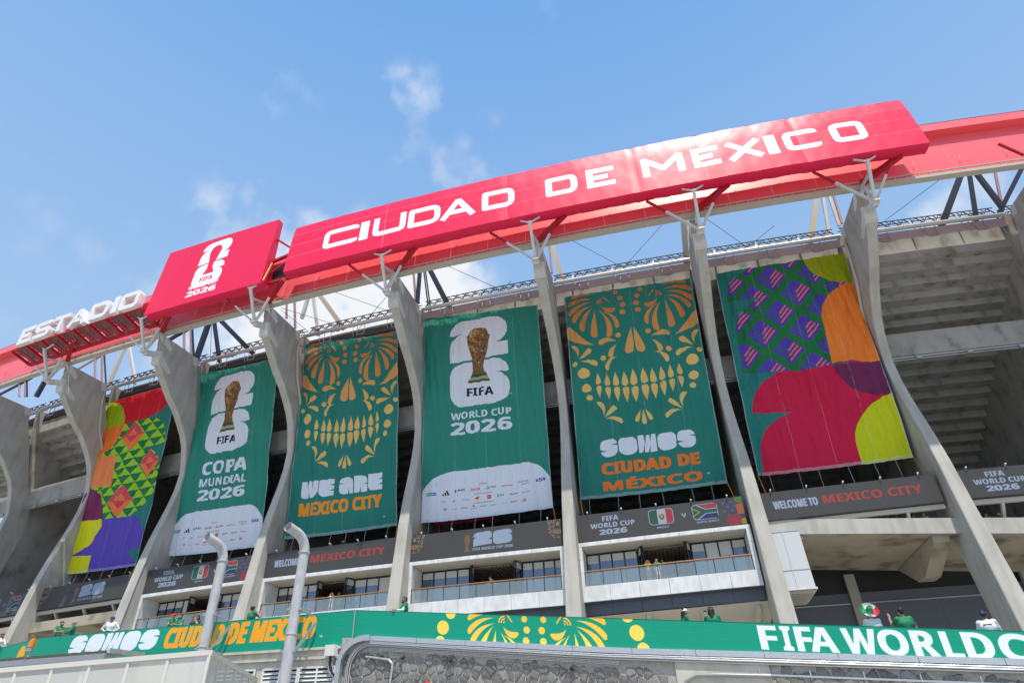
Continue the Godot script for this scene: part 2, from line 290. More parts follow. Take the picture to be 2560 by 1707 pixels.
# ---------------------------------------------------------------- flat print: polygons and letters drawn into an image
var fonts := {}
class Canvas:
	var im: Image
	var k: float
	var w: int
	var h: int
	func _init(uw: float, uh: float, px: int, bg: Color) -> void:
		w = px * 2; k = w / uw; h = int(round(uh * k / 2.0)) * 2
		im = Image.create(w, h, false, Image.FORMAT_RGB8); im.fill(bg)
	func poly(pts: Array, c: Color) -> void:
		var n := pts.size()
		var y0 := 1e9
		var y1 := -1e9
		var X := PackedFloat32Array()
		var Y := PackedFloat32Array()
		for q in pts:
			X.append(q.x * k); Y.append(q.y * k)
			y0 = min(y0, q.y * k); y1 = max(y1, q.y * k)
		for y in range(max(0, int(floor(y0))), min(h - 1, int(ceil(y1))) + 1):
			var yc := y + 0.5
			var xs := PackedFloat32Array()
			for i in n:
				var j := (i + 1) % n
				if (Y[i] <= yc) != (Y[j] <= yc):
					xs.append(X[i] + (yc - Y[i]) / (Y[j] - Y[i]) * (X[j] - X[i]))
			xs.sort()
			for i in range(0, xs.size() - 1, 2):
				var a := int(ceil(xs[i] - 0.5))
				var b := int(ceil(xs[i + 1] - 0.5))
				if b > a: im.fill_rect(Rect2i(a, y, b - a, 1), c)
	func rect(x0: float, y0: float, x1: float, y1: float, c: Color) -> void:
		poly([Vector2(x0, y0), Vector2(x1, y0), Vector2(x1, y1), Vector2(x0, y1)], c)
	func dot(x: float, y: float, rx: float, c: Color, ry := -1.0) -> void:
		var p := []
		for i in 28: p.append(Vector2(x + cos(TAU * i / 28) * rx, y + sin(TAU * i / 28) * (rx if ry < 0 else ry)))
		poly(p, c)
	func petal(a: Vector2, b: Vector2, wd: float, bend: float, c: Color) -> void:
		# drop: a point at a, a round end at b, bowed sideways
		var d := b - a
		var len_ := d.length()
		d /= len_
		var nn := Vector2(-d.y, d.x)
		var full := len_ + wd * 0.5
		var L := []
		var Rr := []
		for i in 21:
			var u := i / 20.0
			var x := u * full
			var hw: float
			if x < len_: hw = wd * 0.5 * pow(sin(clampf(x / len_, 0, 1) * PI / 2), 1.25)
			else: hw = sqrt(max(0.0, 0.25 * wd * wd - (x - len_) * (x - len_)))
			var o := bend * len_ * 4.0 * u * (1.0 - u)
			var m := a + d * x + nn * o
			L.append(m + nn * hw); Rr.append(m - nn * hw)
		Rr.reverse()
		poly(L + Rr, c)
	func rrect(x0: float, y0: float, x1: float, y1: float, rx: float, ry: float, c: Color) -> void:
		var p := []
		for q in [[x1 - rx, y0 + ry, -0.25], [x1 - rx, y1 - ry, 0.0], [x0 + rx, y1 - ry, 0.25], [x0 + rx, y0 + ry, 0.5]]:
			for i in 9:
				var an: float = (q[2] + i / 8.0 * 0.25) * TAU
				p.append(Vector2(q[0] + cos(an) * rx, q[1] + sin(an) * ry))
		poly(p, c)
	func texture() -> ImageTexture:
		im.shrink_x2()
		im.generate_mipmaps()
		return ImageTexture.create_from_image(im)
func flat(a: Array, dx := 0.0, dy := 0.0, kx := 1.0, ky := 1.0) -> Array:
	var p := []
	for i in range(0, a.size(), 2): p.append(Vector2(a[i] * kx + dx, a[i + 1] * ky + dy))
	return p
func text(cv: Canvas, s: String, r: Array, c: Color, bold := 0.6, skew := 0.0, face := "Droid Sans") -> void:
	# letters stretched to fill the rectangle r = [x0, y0, x1, y1]
	var extra := maxf(bold, 0.0)
	bold = minf(bold, 0.0)
	if extra > 0.0:
		# very heavy faces: the letters laid over themselves, a little shifted each way
		var e: float = extra * 0.022 * (r[3] - r[1])
		for o in [[-1, -1], [1, -1], [-1, 1], [1, 1], [0, 0]]: text(cv, s, [r[0] + e + e * o[0], r[1] + e * 0.6 + e * 0.6 * o[1], r[2] - e + e * o[0], r[3] - e * 0.6 + e * 0.6 * o[1]], c, 0.0, skew, face)
		return
	var key := "%s%.2f" % [face, bold]
	if not fonts.has(key):
		var sf := SystemFont.new()
		sf.font_names = PackedStringArray([face]); sf.font_weight = 800 if bold >= 0 else 400
		var fv := FontVariation.new()
		fv.base_font = sf; fv.variation_embolden = max(bold, 0.0)
		fonts[key] = fv
	var tm := TextMesh.new()
	tm.font = fonts[key]; tm.text = s; tm.font_size = 64; tm.pixel_size = 1.0; tm.depth = 0.0; tm.curve_step = 1.5
	var V: PackedVector3Array = tm.get_mesh_arrays()[0]
	if V.is_empty() or V.size() % 3 != 0: return
	var lo := Vector2(1e9, 1e9)
	var hi := -lo
	for q in V:
		lo = lo.min(Vector2(q.x, q.y)); hi = hi.max(Vector2(q.x, q.y))
	var sx: float = (r[2] - r[0]) / (hi.x - lo.x)
	var sy: float = (r[3] - r[1]) / (hi.y - lo.y)
	for i in range(0, V.size(), 3):
		var p := []
		for j in 3:
			var q := V[i + j]
			var y: float = r[3] - (q.y - lo.y) * sy
			p.append(Vector2(r[0] + (q.x - lo.x) * sx + (r[3] - y) * skew, y))
		cv.poly(p, c)
func printed(tex: Texture2D, rough := 0.6, spec := 0.4) -> StandardMaterial3D:
	var m := mat(Color.WHITE, rough, 0.0, spec)
	m.albedo_texture = tex
	return m

# wide square letters, as stroke polygons in a box 1 wide and 1 high (y down); th = stroke over the height, tw = stroke over the width
func wide_letter(ch: String, wpx: float, hpx: float, t: float) -> Array:
	var w := wpx - t
	var h := hpx - t
	var paths := []
	var rr := hpx * 0.16
	match ch:
		"C": paths = [[[w, h * 0.16], [w, 0], [0, 0], [0, h], [w, h], [w, h * 0.84]]]
		"I": paths = [[[w * 0.5, -t * 0.5], [w * 0.5, h + t * 0.5]]]
		"U": paths = [[[0, -t * 0.5], [0, h], [w, h], [w, -t * 0.5]]]
		"D": paths = [[[w * 0.45, 0], [-t * 0.5 + t * 0.5, 0], [0, h], [w * 0.45, h]], [[w * 0.45, 0], [w, 0], [w, h], [w * 0.45, h]]]
		"O": paths = [[[w * 0.5, 0], [0, 0], [0, h], [w * 0.5, h]], [[w * 0.5, 0], [w, 0], [w, h], [w * 0.5, h]]]
		"A": paths = [[[0, h + t * 0.5], [w * 0.47, 0], [w * 0.53, 0], [w, h + t * 0.5]], [[w * 0.24, h * 0.72], [w * 0.76, h * 0.72]]]
		"E": paths = [[[w + t * 0.5, 0], [0, 0], [0, h], [w + t * 0.5, h]], [[t * 0.5, h * 0.5], [w * 0.86, h * 0.5]]]
		"M": paths = [[[0, h + t * 0.5], [0, 0], [w * 0.5, h * 0.72], [w, 0], [w, h + t * 0.5]]]
		"X": paths = [[[0, -t * 0.3], [w, h + t * 0.3]], [[w, -t * 0.3], [w * 0.55, h * 0.43]], [[w * 0.45, h * 0.57], [0, h + t * 0.3]]]
		"S": paths = [[[w, h * 0.14], [w, 0], [0, 0], [0, h * 0.5], [w, h * 0.5], [w, h], [0, h], [0, h * 0.86]]]
		"T": paths = [[[-t * 0.5, 0], [w + t * 0.5, 0]], [[w * 0.5, t * 0.5], [w * 0.5, h + t * 0.5]]]
	var out := []
	for pa in paths:
		var line := PackedVector2Array()
		for i in pa.size():
			var p := Vector2(pa[i][0], pa[i][1])
			if i == 0 or i == pa.size() - 1 or ch == "M" or ch == "A" or ch == "E":
				line.append(p)
			else:
				var a := Vector2(pa[i - 1][0], pa[i - 1][1])
				var b := Vector2(pa[i + 1][0], pa[i + 1][1])
				var q: float = rr * (1.7 if (ch == "D" and p.x > w * 0.6) else (0.05 if ch == "D" else 1.0))
				var q1: float = min(q, p.distance_to(a) * 0.45)
				var q2: float = min(q, p.distance_to(b) * 0.45)
				for k in 6:
					var u := k / 5.0
					var s0 := p + (a - p).normalized() * q1
					var s1 := p + (b - p).normalized() * q2
					line.append(s0.lerp(p, u).lerp(p.lerp(s1, u), u))
		for po in Geometry2D.offset_polyline(line, t * 0.5, Geometry2D.JOIN_MITER, Geometry2D.END_BUTT):
			var moved := PackedVector2Array()
			for q in po: moved.append(q + Vector2(t * 0.5, t * 0.5))
			out.append(moved)
	return out
# heavy closed letters with thin cuts
func chunky(cv: Canvas, ch: String, x0: float, y0: float, x1: float, y1: float, c: Color, bg: Color, sk := 0.0) -> void:
	var w := x1 - x0
	var h := y1 - y0
	var S := func(q: Array) -> Array:
		var p := []
		for a in q: p.append(Vector2(x0 + a[0] * w + (1.0 - a[1]) * h * sk, y0 + a[1] * h))
		return p
	var R := func(ax: float, ay: float, bx: float, by: float, corners: Array) -> Array:
		var q := []
		var cs := [[bx, ay, -0.25, -1, 1], [bx, by, 0.0, -1, -1], [ax, by, 0.25, 1, -1], [ax, ay, 0.5, 1, 1]]
		for i in 4:
			var g = cs[i]
			var rad: float = corners[i]
			for k in 7:
				var an: float = (g[2] + k / 6.0 * 0.25) * TAU
				q.append([g[0] + g[3] * rad + cos(an) * rad, g[1] + g[4] * rad + sin(an) * rad])
		return q
	match ch:
		"S":
			cv.poly(S.call(R.call(0.0, 0.0, 1.0, 1.0, [0.36, 0.36, 0.36, 0.36])), c)
			cv.poly(S.call([[1.1, 0.3], [1.1, 0.44], [0.66, 0.34]]), bg); cv.poly(S.call([[-0.1, 0.56], [-0.1, 0.72], [0.36, 0.66]]), bg)
		"O": cv.poly(S.call(R.call(0.0, 0.0, 1.0, 1.0, [0.34, 0.34, 0.34, 0.34])), c)
		"M":
			cv.poly(S.call(R.call(0.0, 0.0, 1.0, 1.0, [0.06, 0.02, 0.02, 0.02])), c)
			cv.poly(S.call([[0.34, -0.05], [0.38, 0.55], [0.44, 0.18], [0.5, -0.05]]), bg); cv.poly(S.call([[0.66, -0.05], [0.67, 0.4], [0.74, 0.1], [0.8, -0.05]]), bg)
			cv.poly(S.call([[0.3, 1.05], [0.36, 0.5], [0.24, 0.9], [0.16, 1.05]]), bg); cv.poly(S.call([[0.62, 1.05], [0.66, 0.55], [0.56, 0.9], [0.46, 1.05]]), bg)
		"W":
			cv.poly(S.call(R.call(0.0, 0.0, 1.0, 1.0, [0.04, 0.42, 0.2, 0.04])), c)
			cv.poly(S.call([[0.3, -0.05], [0.36, 0.5], [0.4, 0.14], [0.5, -0.05]]), bg); cv.poly(S.call([[0.62, -0.05], [0.66, 0.5], [0.7, 0.1], [0.78, -0.05]]), bg)
			cv.poly(S.call([[0.44, 1.05], [0.5, 0.62], [0.56, 1.05]]), bg)
		"E":
			cv.poly(S.call(R.call(0.0, 0.0, 1.0, 1.0, [0.04, 0.04, 0.34, 0.06])), c)
			cv.poly(S.call([[1.1, 0.26], [1.1, 0.4], [0.7, 0.36]]), bg); cv.poly(S.call([[1.1, 0.58], [1.1, 0.72], [0.7, 0.68]]), bg)
		"A":
			cv.poly(S.call(R.call(0.0, 0.0, 1.0, 1.0, [0.44, 0.02, 0.3, 0.4])), c)
			cv.poly(S.call([[-0.1, 0.3], [-0.1, 0.42], [0.34, 0.38]]), bg); cv.poly(S.call([[0.62, 1.05], [0.7, 0.6], [0.74, 1.05]]), bg)
		"R":
			cv.poly(S.call(R.call(0.0, 0.0, 1.0, 1.0, [0.4, 0.06, 0.02, 0.04])), c)
			cv.poly(S.call([[1.1, 0.44], [1.1, 0.56], [0.7, 0.52]]), bg); cv.poly(S.call([[0.42, 1.05], [0.5, 0.62], [0.54, 1.05]]), bg)

# ---------------------------------------------------------------- the prints
func c8(r: int, g: int, b: int) -> Color:
	return Color8(r, g, b)
func skull(cv: Canvas, c0: Color, dx := 0.0, dy := 0.0, k := 1.0, c1 = null, span := 9.0) -> void:
	# the ink runs from c0 at the top to c1 lower down, as on the cloth
	var ink := func(y: float) -> Color: return c0 if c1 == null else c0.lerp(c1, clampf(y / span, 0, 1))
	var c: Color = c0
	for side in [1.0, -1.0]:
		var X := func(x: float, y: float) -> Vector2: return Vector2(dx + (SK_X + (x - SK_X) * side) * k, dy + y * k)
		for q in SK_P:
			cv.petal(X.call(q[0], q[1]), X.call(q[2], q[3]), q[4] * k, q[5] * side, ink.call((q[1] + q[3]) * 0.5))
		for q in SK_D:
			var o: Vector2 = X.call(q[0], q[1])
			cv.dot(o.x, o.y, q[2] * k, ink.call(q[1]))
		eye_mark(cv, X, c, SK_EYE[0], SK_EYE[1], 0.62, k)
	cv.petal(Vector2(dx + SK_X * k, dy + 13.95 * k), Vector2(dx + SK_X * k, dy + 15.3 * k), 0.42 * k, 0, ink.call(14.6))
func eye_mark(cv: Canvas, X: Callable, c: Color, ex: float, ey: float, r: float, _k: float) -> void:
	# three nested quarter rings and a slanting bar
	for g in [[1.0, 0.78], [0.62, 0.42], [0.26, 0.0]]:
		var p := []
		for i in 9: p.append(X.call(ex - cos(i / 8.0 * PI / 2) * r * g[0], ey + 0.1 - sin(i / 8.0 * PI / 2) * r * g[0]))
		for i in 9: p.append(X.call(ex - sin(i / 8.0 * PI / 2) * r * g[1], ey + 0.1 - cos(i / 8.0 * PI / 2) * r * g[1]))
		cv.poly(p, c)
	cv.poly([X.call(ex + r * 0.05, ey - r * 1.15), X.call(ex + r * 0.3, ey - r * 1.2), X.call(ex + r * 1.15, ey - r * 0.1), X.call(ex + r * 1.1, ey + r * 0.15)], c)
func logo(cv: Canvas, white: Color, dark: Color, with_cup: bool, dx: float, dy: float, k: float, ky: float) -> void:
	cv.poly(flat(LG_2, dx, dy, k, ky), white)
	cv.poly(flat(LG_6, dx, dy, k, ky), white)
	if with_cup:
		# a plain gold goblet with a green foot
		var g := flat(LG_T, dx, dy, k, k)
		cv.poly(g, c8(128, 94, 58))
		var o := Vector2(dx + 6.15 * k, dy + 2.95 * k)
		cv.dot(o.x - 0.2 * k, o.y - 0.1 * k, 0.75 * k, c8(170, 132, 86), 0.8 * k)
		cv.dot(o.x + 0.3 * k, o.y + 0.1 * k, 0.5 * k, c8(132, 94, 54), 0.6 * k)
		cv.dot(o.x - 0.55 * k, o.y - 0.3 * k, 0.26 * k, c8(200, 172, 130), 0.36 * k)
		cv.petal(Vector2(dx + 5.7 * k, dy + 6.5 * k), Vector2(dx + 6.9 * k, dy + 4.1 * k), 0.34 * k, 0.05, c8(104, 76, 46))
		cv.petal(Vector2(dx + 5.9 * k, dy + 5.9 * k), Vector2(dx + 5.45 * k, dy + 4.0 * k), 0.3 * k, 0.05, c8(160, 122, 78))
		var rr := RandomNumberGenerator.new()
		rr.seed = 3
		for q in 150:   # uneven bronze
			var p := Vector2(dx + rr.randf_range(4.9, 7.6) * k, dy + rr.randf_range(1.9, 6.8) * k)
			if Geometry2D.is_point_in_polygon(p, PackedVector2Array(g)):
				cv.dot(p.x, p.y, rr.randf_range(0.04, 0.13) * k, [c8(94, 68, 42), c8(150, 114, 72), c8(182, 148, 104), c8(118, 86, 52)][q % 4], rr.randf_range(0.05, 0.2) * k)
		var f := flat(LG_TB, dx, dy, k, k)
		cv.poly(f, c8(22, 92, 66))
		cv.poly([f[3].lerp(f[0], 0.30), f[2].lerp(f[1], 0.30), f[2].lerp(f[1], 0.68), f[3].lerp(f[0], 0.68)], c8(176, 160, 130))
		cv.poly([f[3], f[2], f[2].lerp(f[1], 0.08), f[3].lerp(f[0], 0.08)], c8(170, 130, 60))
	else:
		cv.poly(flat(LG_T, dx, dy, k, ky), dark)
	var r: Array = T4[0]
	text(cv, "FIFA", [dx + r[0] * k, dy + r[1] * ky, dx + r[2] * k, dy + r[3] * ky], dark, 1.0)
func fit(a: Array, x0: float, y0: float, x1: float, y1: float) -> Array:
	var lo := Vector2(1e9, 1e9)
	var hi := -lo
	for i in range(0, a.size(), 2):
		lo = lo.min(Vector2(a[i], a[i + 1])); hi = hi.max(Vector2(a[i], a[i + 1]))
	var kx := (x1 - x0) / (hi.x - lo.x)
	var ky := (y1 - y0) / (hi.y - lo.y)
	return flat(a, x0 - lo.x * kx, y0 - lo.y * ky, kx, ky)
func sponsors(cv: Canvas) -> void:
	var white := c8(222, 228, 240)
	var p := flat(PAN)
	p.append(Vector2(13, BAN_H)); p.append(Vector2(0, BAN_H))
	cv.poly(p, white)
	var red := c8(205, 30, 50)
	var ink := c8(34, 36, 48)
	var navy := c8(36, 38, 140)
	for i in SPN.size():
		var r: Array = SPR[i]
		var cx: float = (r[0] + r[2]) * 0.5
		var cy: float = (r[1] + r[3]) * 0.5
		var w: float = r[2] - r[0]
		var h: float = r[3] - r[1]
		match SPN[i]:
			"aramco":
				cv.rect(r[0], r[1], cx, r[3], c8(60, 160, 80)); cv.rect(cx, r[1], r[2], r[3], c8(50, 110, 200))
				text(cv, "aramco", [r[0] + 0.05, r[1] + h * 0.25, r[2] - 0.05, r[3] - h * 0.25], white, 0.8)
			"bars":
				for b in 3:
					var x0: float = r[0] + w * (0.02 + b * 0.3)
					var t: float = r[1] + h * (0.62 - 0.31 * b)
					cv.poly([Vector2(x0, t + h * 0.12), Vector2(x0 + w * 0.2, t), Vector2(x0 + w * 0.2 + (r[3] - t) * 0.5, r[3]), Vector2(x0 + (r[3] - t) * 0.35, r[3])], ink)
			"ADI": text(cv, "ADI", r, navy, 1.0)
			"diamond": cv.poly([Vector2(cx, r[1]), Vector2(r[2], cy), Vector2(cx, r[3]), Vector2(r[0], cy)], navy)
			"Coca": text(cv, "Coca-Cola", r, red, 0.2, 0.25, "Droid Serif")
			"HY": text(cv, "H", [cx - w * 0.3, r[1], cx + w * 0.3, r[3]], ink, 0.4, 0.3)
			"HYt": text(cv, "HYUNDAI", r, c8(90, 96, 110), 0.2)
			"KIA": text(cv, "KIA", r, ink, 0.6, 0.2)
			"Lenovo": text(cv, "Lenovo", r, red, 0.5)
			"QATAR": text(cv, "QATAR", r, c8(80, 64, 80), 0.0, 0.0, "Droid Serif")
			"AIR": text(cv, "AIRWAYS", r, c8(110, 96, 110), 0.0, 0.0, "Droid Serif")
			"VISA": text(cv, "VISA", r, c8(34, 44, 170), 0.9, 0.22)
			"ULTRA": text(cv, "ULTRA", r, c8(120, 124, 150), 0.1)
			"bank":
				for b in 3: cv.poly([Vector2(r[0] + w * 0.1 * b, cy + h * (0.05 + 0.14 * b)), Vector2(r[0] + w * (0.5 + 0.1 * b), cy + h * (-0.35 + 0.14 * b)), Vector2(r[0] + w * (0.62 + 0.1 * b), cy + h * (-0.28 + 0.14 * b)), Vector2(r[0] + w * (0.12 + 0.1 * b), cy + h * (0.12 + 0.14 * b))], red)
			"Hisense": text(cv, "Hisense", r, c8(60, 160, 165), 0.3)
			"lays": cv.dot(cx, cy, w * 0.42, c8(240, 170, 40)); cv.poly([Vector2(r[0], cy - h * 0.15), Vector2(r[2], cy - h * 0.45), Vector2(r[2], cy - h * 0.05), Vector2(r[0], cy + h * 0.3)], red)
			"M": cv.rrect(r[0], r[1], r[2], r[3], 0.05, 0.05, red); text(cv, "m", [r[0] + w * 0.25, r[1] + h * 0.25, r[2] - w * 0.25, r[3] - h * 0.2], c8(245, 190, 40), 0.0)
			"sq": cv.rect(r[0], r[1], r[2], r[3], c8(50, 160, 110)); cv.rect(cx - w * 0.2, cy - h * 0.1, r[2], cy + h * 0.1, white)
			"sq2":
				for b in 2:
					var x: float = r[0] + w * 0.52 * b
					cv.rect(x, r[1], x + w * 0.4, r[1] + h * 0.2, ink); cv.rect(x + w * 0.14, r[1], x + w * 0.26, r[3], ink); cv.rect(x, cy, x + w * 0.4, cy + h * 0.2, ink)
			"Rexona": text(cv, "Rexona", r, c8(60, 66, 90), 0.0)
			"verizon": text(cv, "verizon", r, red, 0.5)
			"V": cv.poly([Vector2(r[0], r[1]), Vector2(r[0] + w * 0.3, r[1]), Vector2(cx, r[3] - h * 0.1), Vector2(cx - w * 0.12, r[3])], red); cv.poly([Vector2(r[2] - w * 0.3, r[1]), Vector2(r[2], r[1]), Vector2(cx + w * 0.1, r[3]), Vector2(cx - w * 0.06, r[3])], c8(40, 80, 190))
			"airbnb": text(cv, "airbnb", r, c8(225, 120, 125), 0.3)
			"DIAGEO": text(cv, "DIAGEO", r, c8(110, 70, 90), 0.0)
			"dash": cv.poly([Vector2(r[0], r[1]), Vector2(r[2] - w * 0.2, r[1]), Vector2(r[2], cy), Vector2(r[2] - w * 0.2, r[3]), Vector2(cx - w * 0.2, r[3]), Vector2(cx - w * 0.35, cy + h * 0.15), Vector2(r[2] - w * 0.3, cy), Vector2(r[0] + w * 0.2, cy - h * 0.1)], red)
			"dasht": text(cv, "DOORDASH", r, c8(225, 120, 130), 0.0)
			"Globant": text(cv, "Globant", r, c8(90, 96, 110), 0.3)
			"col": text(cv, "COUNTY", r, c8(120, 126, 140), 0.0)
			"faint": text(cv, "marriott", r, c8(186, 192, 205), 0.0)
			"rock": text(cv, "ROCK-IT", r, c8(60, 66, 80), 0.4)
			"HD": cv.rect(r[0], r[1], r[2], r[3], c8(225, 95, 60)); cv.poly([Vector2(r[0] + w * 0.1, cy), Vector2(cx, r[1] + h * 0.15), Vector2(cx + w * 0.1, r[1] + h * 0.3), Vector2(r[0] + w * 0.25, cy + h * 0.15)], white); cv.poly([Vector2(cx - w * 0.1, r[3] - h * 0.2), Vector2(r[2] - w * 0.15, cy - h * 0.1), Vector2(r[2] - w * 0.05, cy + h * 0.05), Vector2(cx, r[3] - h * 0.05)], white)
			"h1": text(cv, "FIFA PARTNERS", r, c8(110, 116, 130), 0.0)
			"h2": text(cv, "FIFA WORLD CUP 2026 SPONSORS", r, c8(110, 116, 130), 0.0)
			"h3": text(cv, "FIFA WORLD CUP 2026 SUPPORTERS", r, c8(110, 116, 130), 0.0)
	for x in [1.5, 2.95, 4.45, 6.05, 7.65, 9.25, 10.85]: cv.rect(x, 18.35, x + 0.02, 18.9, c8(160, 168, 185))
	for x in [2.55, 3.75, 4.9, 6.1, 7.25, 8.5, 9.7]: cv.rect(x, 19.6, x + 0.02, 20.0, c8(160, 168, 185))
const BAN_H = 22.2
func banner_print(i: int) -> Texture2D:
	var teal := c8(38, 124, 116)
	var white := c8(222, 228, 240)
	var cv := Canvas.new(13.0, BAN_H, 704, teal)
	if i == 2 or i == 4:
		cv.im.fill(c8(46, 136, 120))
		logo(cv, white, c8(30, 34, 44), true, 0, 0, 1, 1)
		sponsors(cv)
		if i == 4:
			text(cv, "WORLD CUP", T4[1], white, 0.7); text(cv, "2026", T4[2], white, 1.4)
		else:
			text(cv, "COPA", T2[0], white, 1.2); text(cv, "MUNDIAL", T2[1], white, 0.7); text(cv, "2026", T2[2], white, 1.4)
		text(cv, "TM", [9.35, 9.9, 9.6, 10.05], white, 0.0)
	elif i == 3 or i == 5:
		cv.im.fill(c8(40, 126, 114))
		skull(cv, c8(206, 112, 58), 0, 0, 1, c8(228, 190, 110), 9.0)
		var R: Array = T5[0] if i == 5 else T3[0]
		var w: float = R[2] - R[0]
		if i == 5:
			var x: float = R[0]
			for g in [["S", 0.195], ["O", 0.205], ["M", 0.2], ["O", 0.205], ["S", 0.195]]:
				chunky(cv, g[0], x + w * 0.004, R[1], x + w * (g[1] - 0.008), R[3], white, c8(40, 126, 114)); x += w * g[1]
			text(cv, "CIUDAD DE", T5[1], c8(238, 122, 40), 2.4); text(cv, "MÉXICO", T5[2], c8(238, 122, 40), 2.2)
		else:
			var x: float = R[0]
			for g in [["W", 0.22], ["E", 0.2], [" ", 0.055], ["A", 0.18], ["R", 0.165], ["E", 0.18]]:
				if g[0] != " ": chunky(cv, g[0], x + w * 0.004, R[1], x + w * (g[1] - 0.008), R[3], white, c8(40, 126, 114))
				x += w * g[1]
			text(cv, "MEXICO CITY", T3[1], c8(240, 150, 40), 2.2)
		text(cv, "TM", [11.4, 21.0, 11.65, 21.15], white, 0.0)
	elif i == 6:
		cv.rect(0, 0, 13, 14.0, c8(30, 118, 62))
		var pur := c8(86, 62, 178)
		for a in range(-6, 9):
			for b in range(-6, 9):
				var o := Vector2(5.3 + 2.07 * (a - b), 5.81 + 2.1 * (a + b))
				if o.x < -2 or o.x > 12 or o.y < -2 or o.y > 14: continue
				var T := o + Vector2(0, -1.56)
				var Rr := o + Vector2(1.56, 0)
				var B := o + Vector2(0, 1.56)
				var L := o + Vector2(-1.56, 0)
				cv.poly([T, Rr, B, L], pur)
				for f in [0.14, 0.29, 0.44]:
					cv.poly([L.lerp(T, f), B.lerp(T, f), B.lerp(T, f + 0.045), L.lerp(T, f + 0.045)], c8(40, 112, 88))
				for f in [0.13, 0.3, 0.47]:
					var e := 0.94
					var p0 := B.lerp(T, f)
					var p1 := Rr.lerp(T, f)
					var q0 := B.lerp(T, f + 0.075)
					var q1 := Rr.lerp(T, f + 0.075)
					cv.poly([p0, p0.lerp(p1, e), q0.lerp(q1, e), q0], c8(240, 122, 62))
		for g in [["B6_TEAL", teal], ["B6_CRIM", c8(204, 24, 70)], ["B6_LIME", c8(150, 166, 14)], ["B6_ORANGE", c8(238, 128, 46)], ["B6_PLUM", c8(112, 40, 84)], ["B6_LIM2", c8(206, 212, 22)]]:
			cv.poly(flat({"B6_TEAL": B6_TEAL, "B6_CRIM": B6_CRIM, "B6_LIME": B6_LIME, "B6_ORANGE": B6_ORANGE, "B6_PLUM": B6_PLUM, "B6_LIM2": B6_LIM2}[g[0]]), g[1])
	else:
		cv.rect(0, 0, 13, 18, c8(30, 120, 70))
		for a in range(-8, 14):
			for b in range(-10, 14):
				var o := Vector2(6.77 + 2.07 * a + 1.09 * b, 7.96 - 0.05 * a + 1.03 * b)
				if o.x < -2 or o.x > 14 or o.y < -2 or o.y > 18: continue
				cv.poly([o, o + Vector2(1.09, 1.0), o + Vector2(-0.98, 1.05)], c8(158, 204, 34))
		for q in B1_K:
			var p := flat(q)
			cv.poly([p[0], p[1], p[3]], c8(214, 76, 90)); cv.poly([p[1], p[2], p[3]], c8(242, 120, 66))
			var m: Vector2 = (p[1] + p[3]) * 0.5
			cv.poly([m.lerp(p[0], 0.5), m.lerp(p[1], 0.42), m.lerp(p[3], 0.42)], c8(242, 120, 66)); cv.poly([m.lerp(p[2], 0.48), m.lerp(p[3], 0.5), m.lerp(p[1], 0.5)], c8(206, 70, 88))
		for g in [[B1_TEAL, teal], [B1_RED, c8(206, 24, 46)], [B1_LIME, c8(158, 186, 16)], [B1_OR1, c8(240, 122, 50)], [B1_OR2, c8(240, 138, 80)], [B1_PLUM, c8(122, 38, 88)], [B1_PUR, c8(94, 72, 182)], [B1_YEL, c8(222, 218, 20)]]:
			cv.poly(flat(g[0]), g[1])
	return cv.texture()
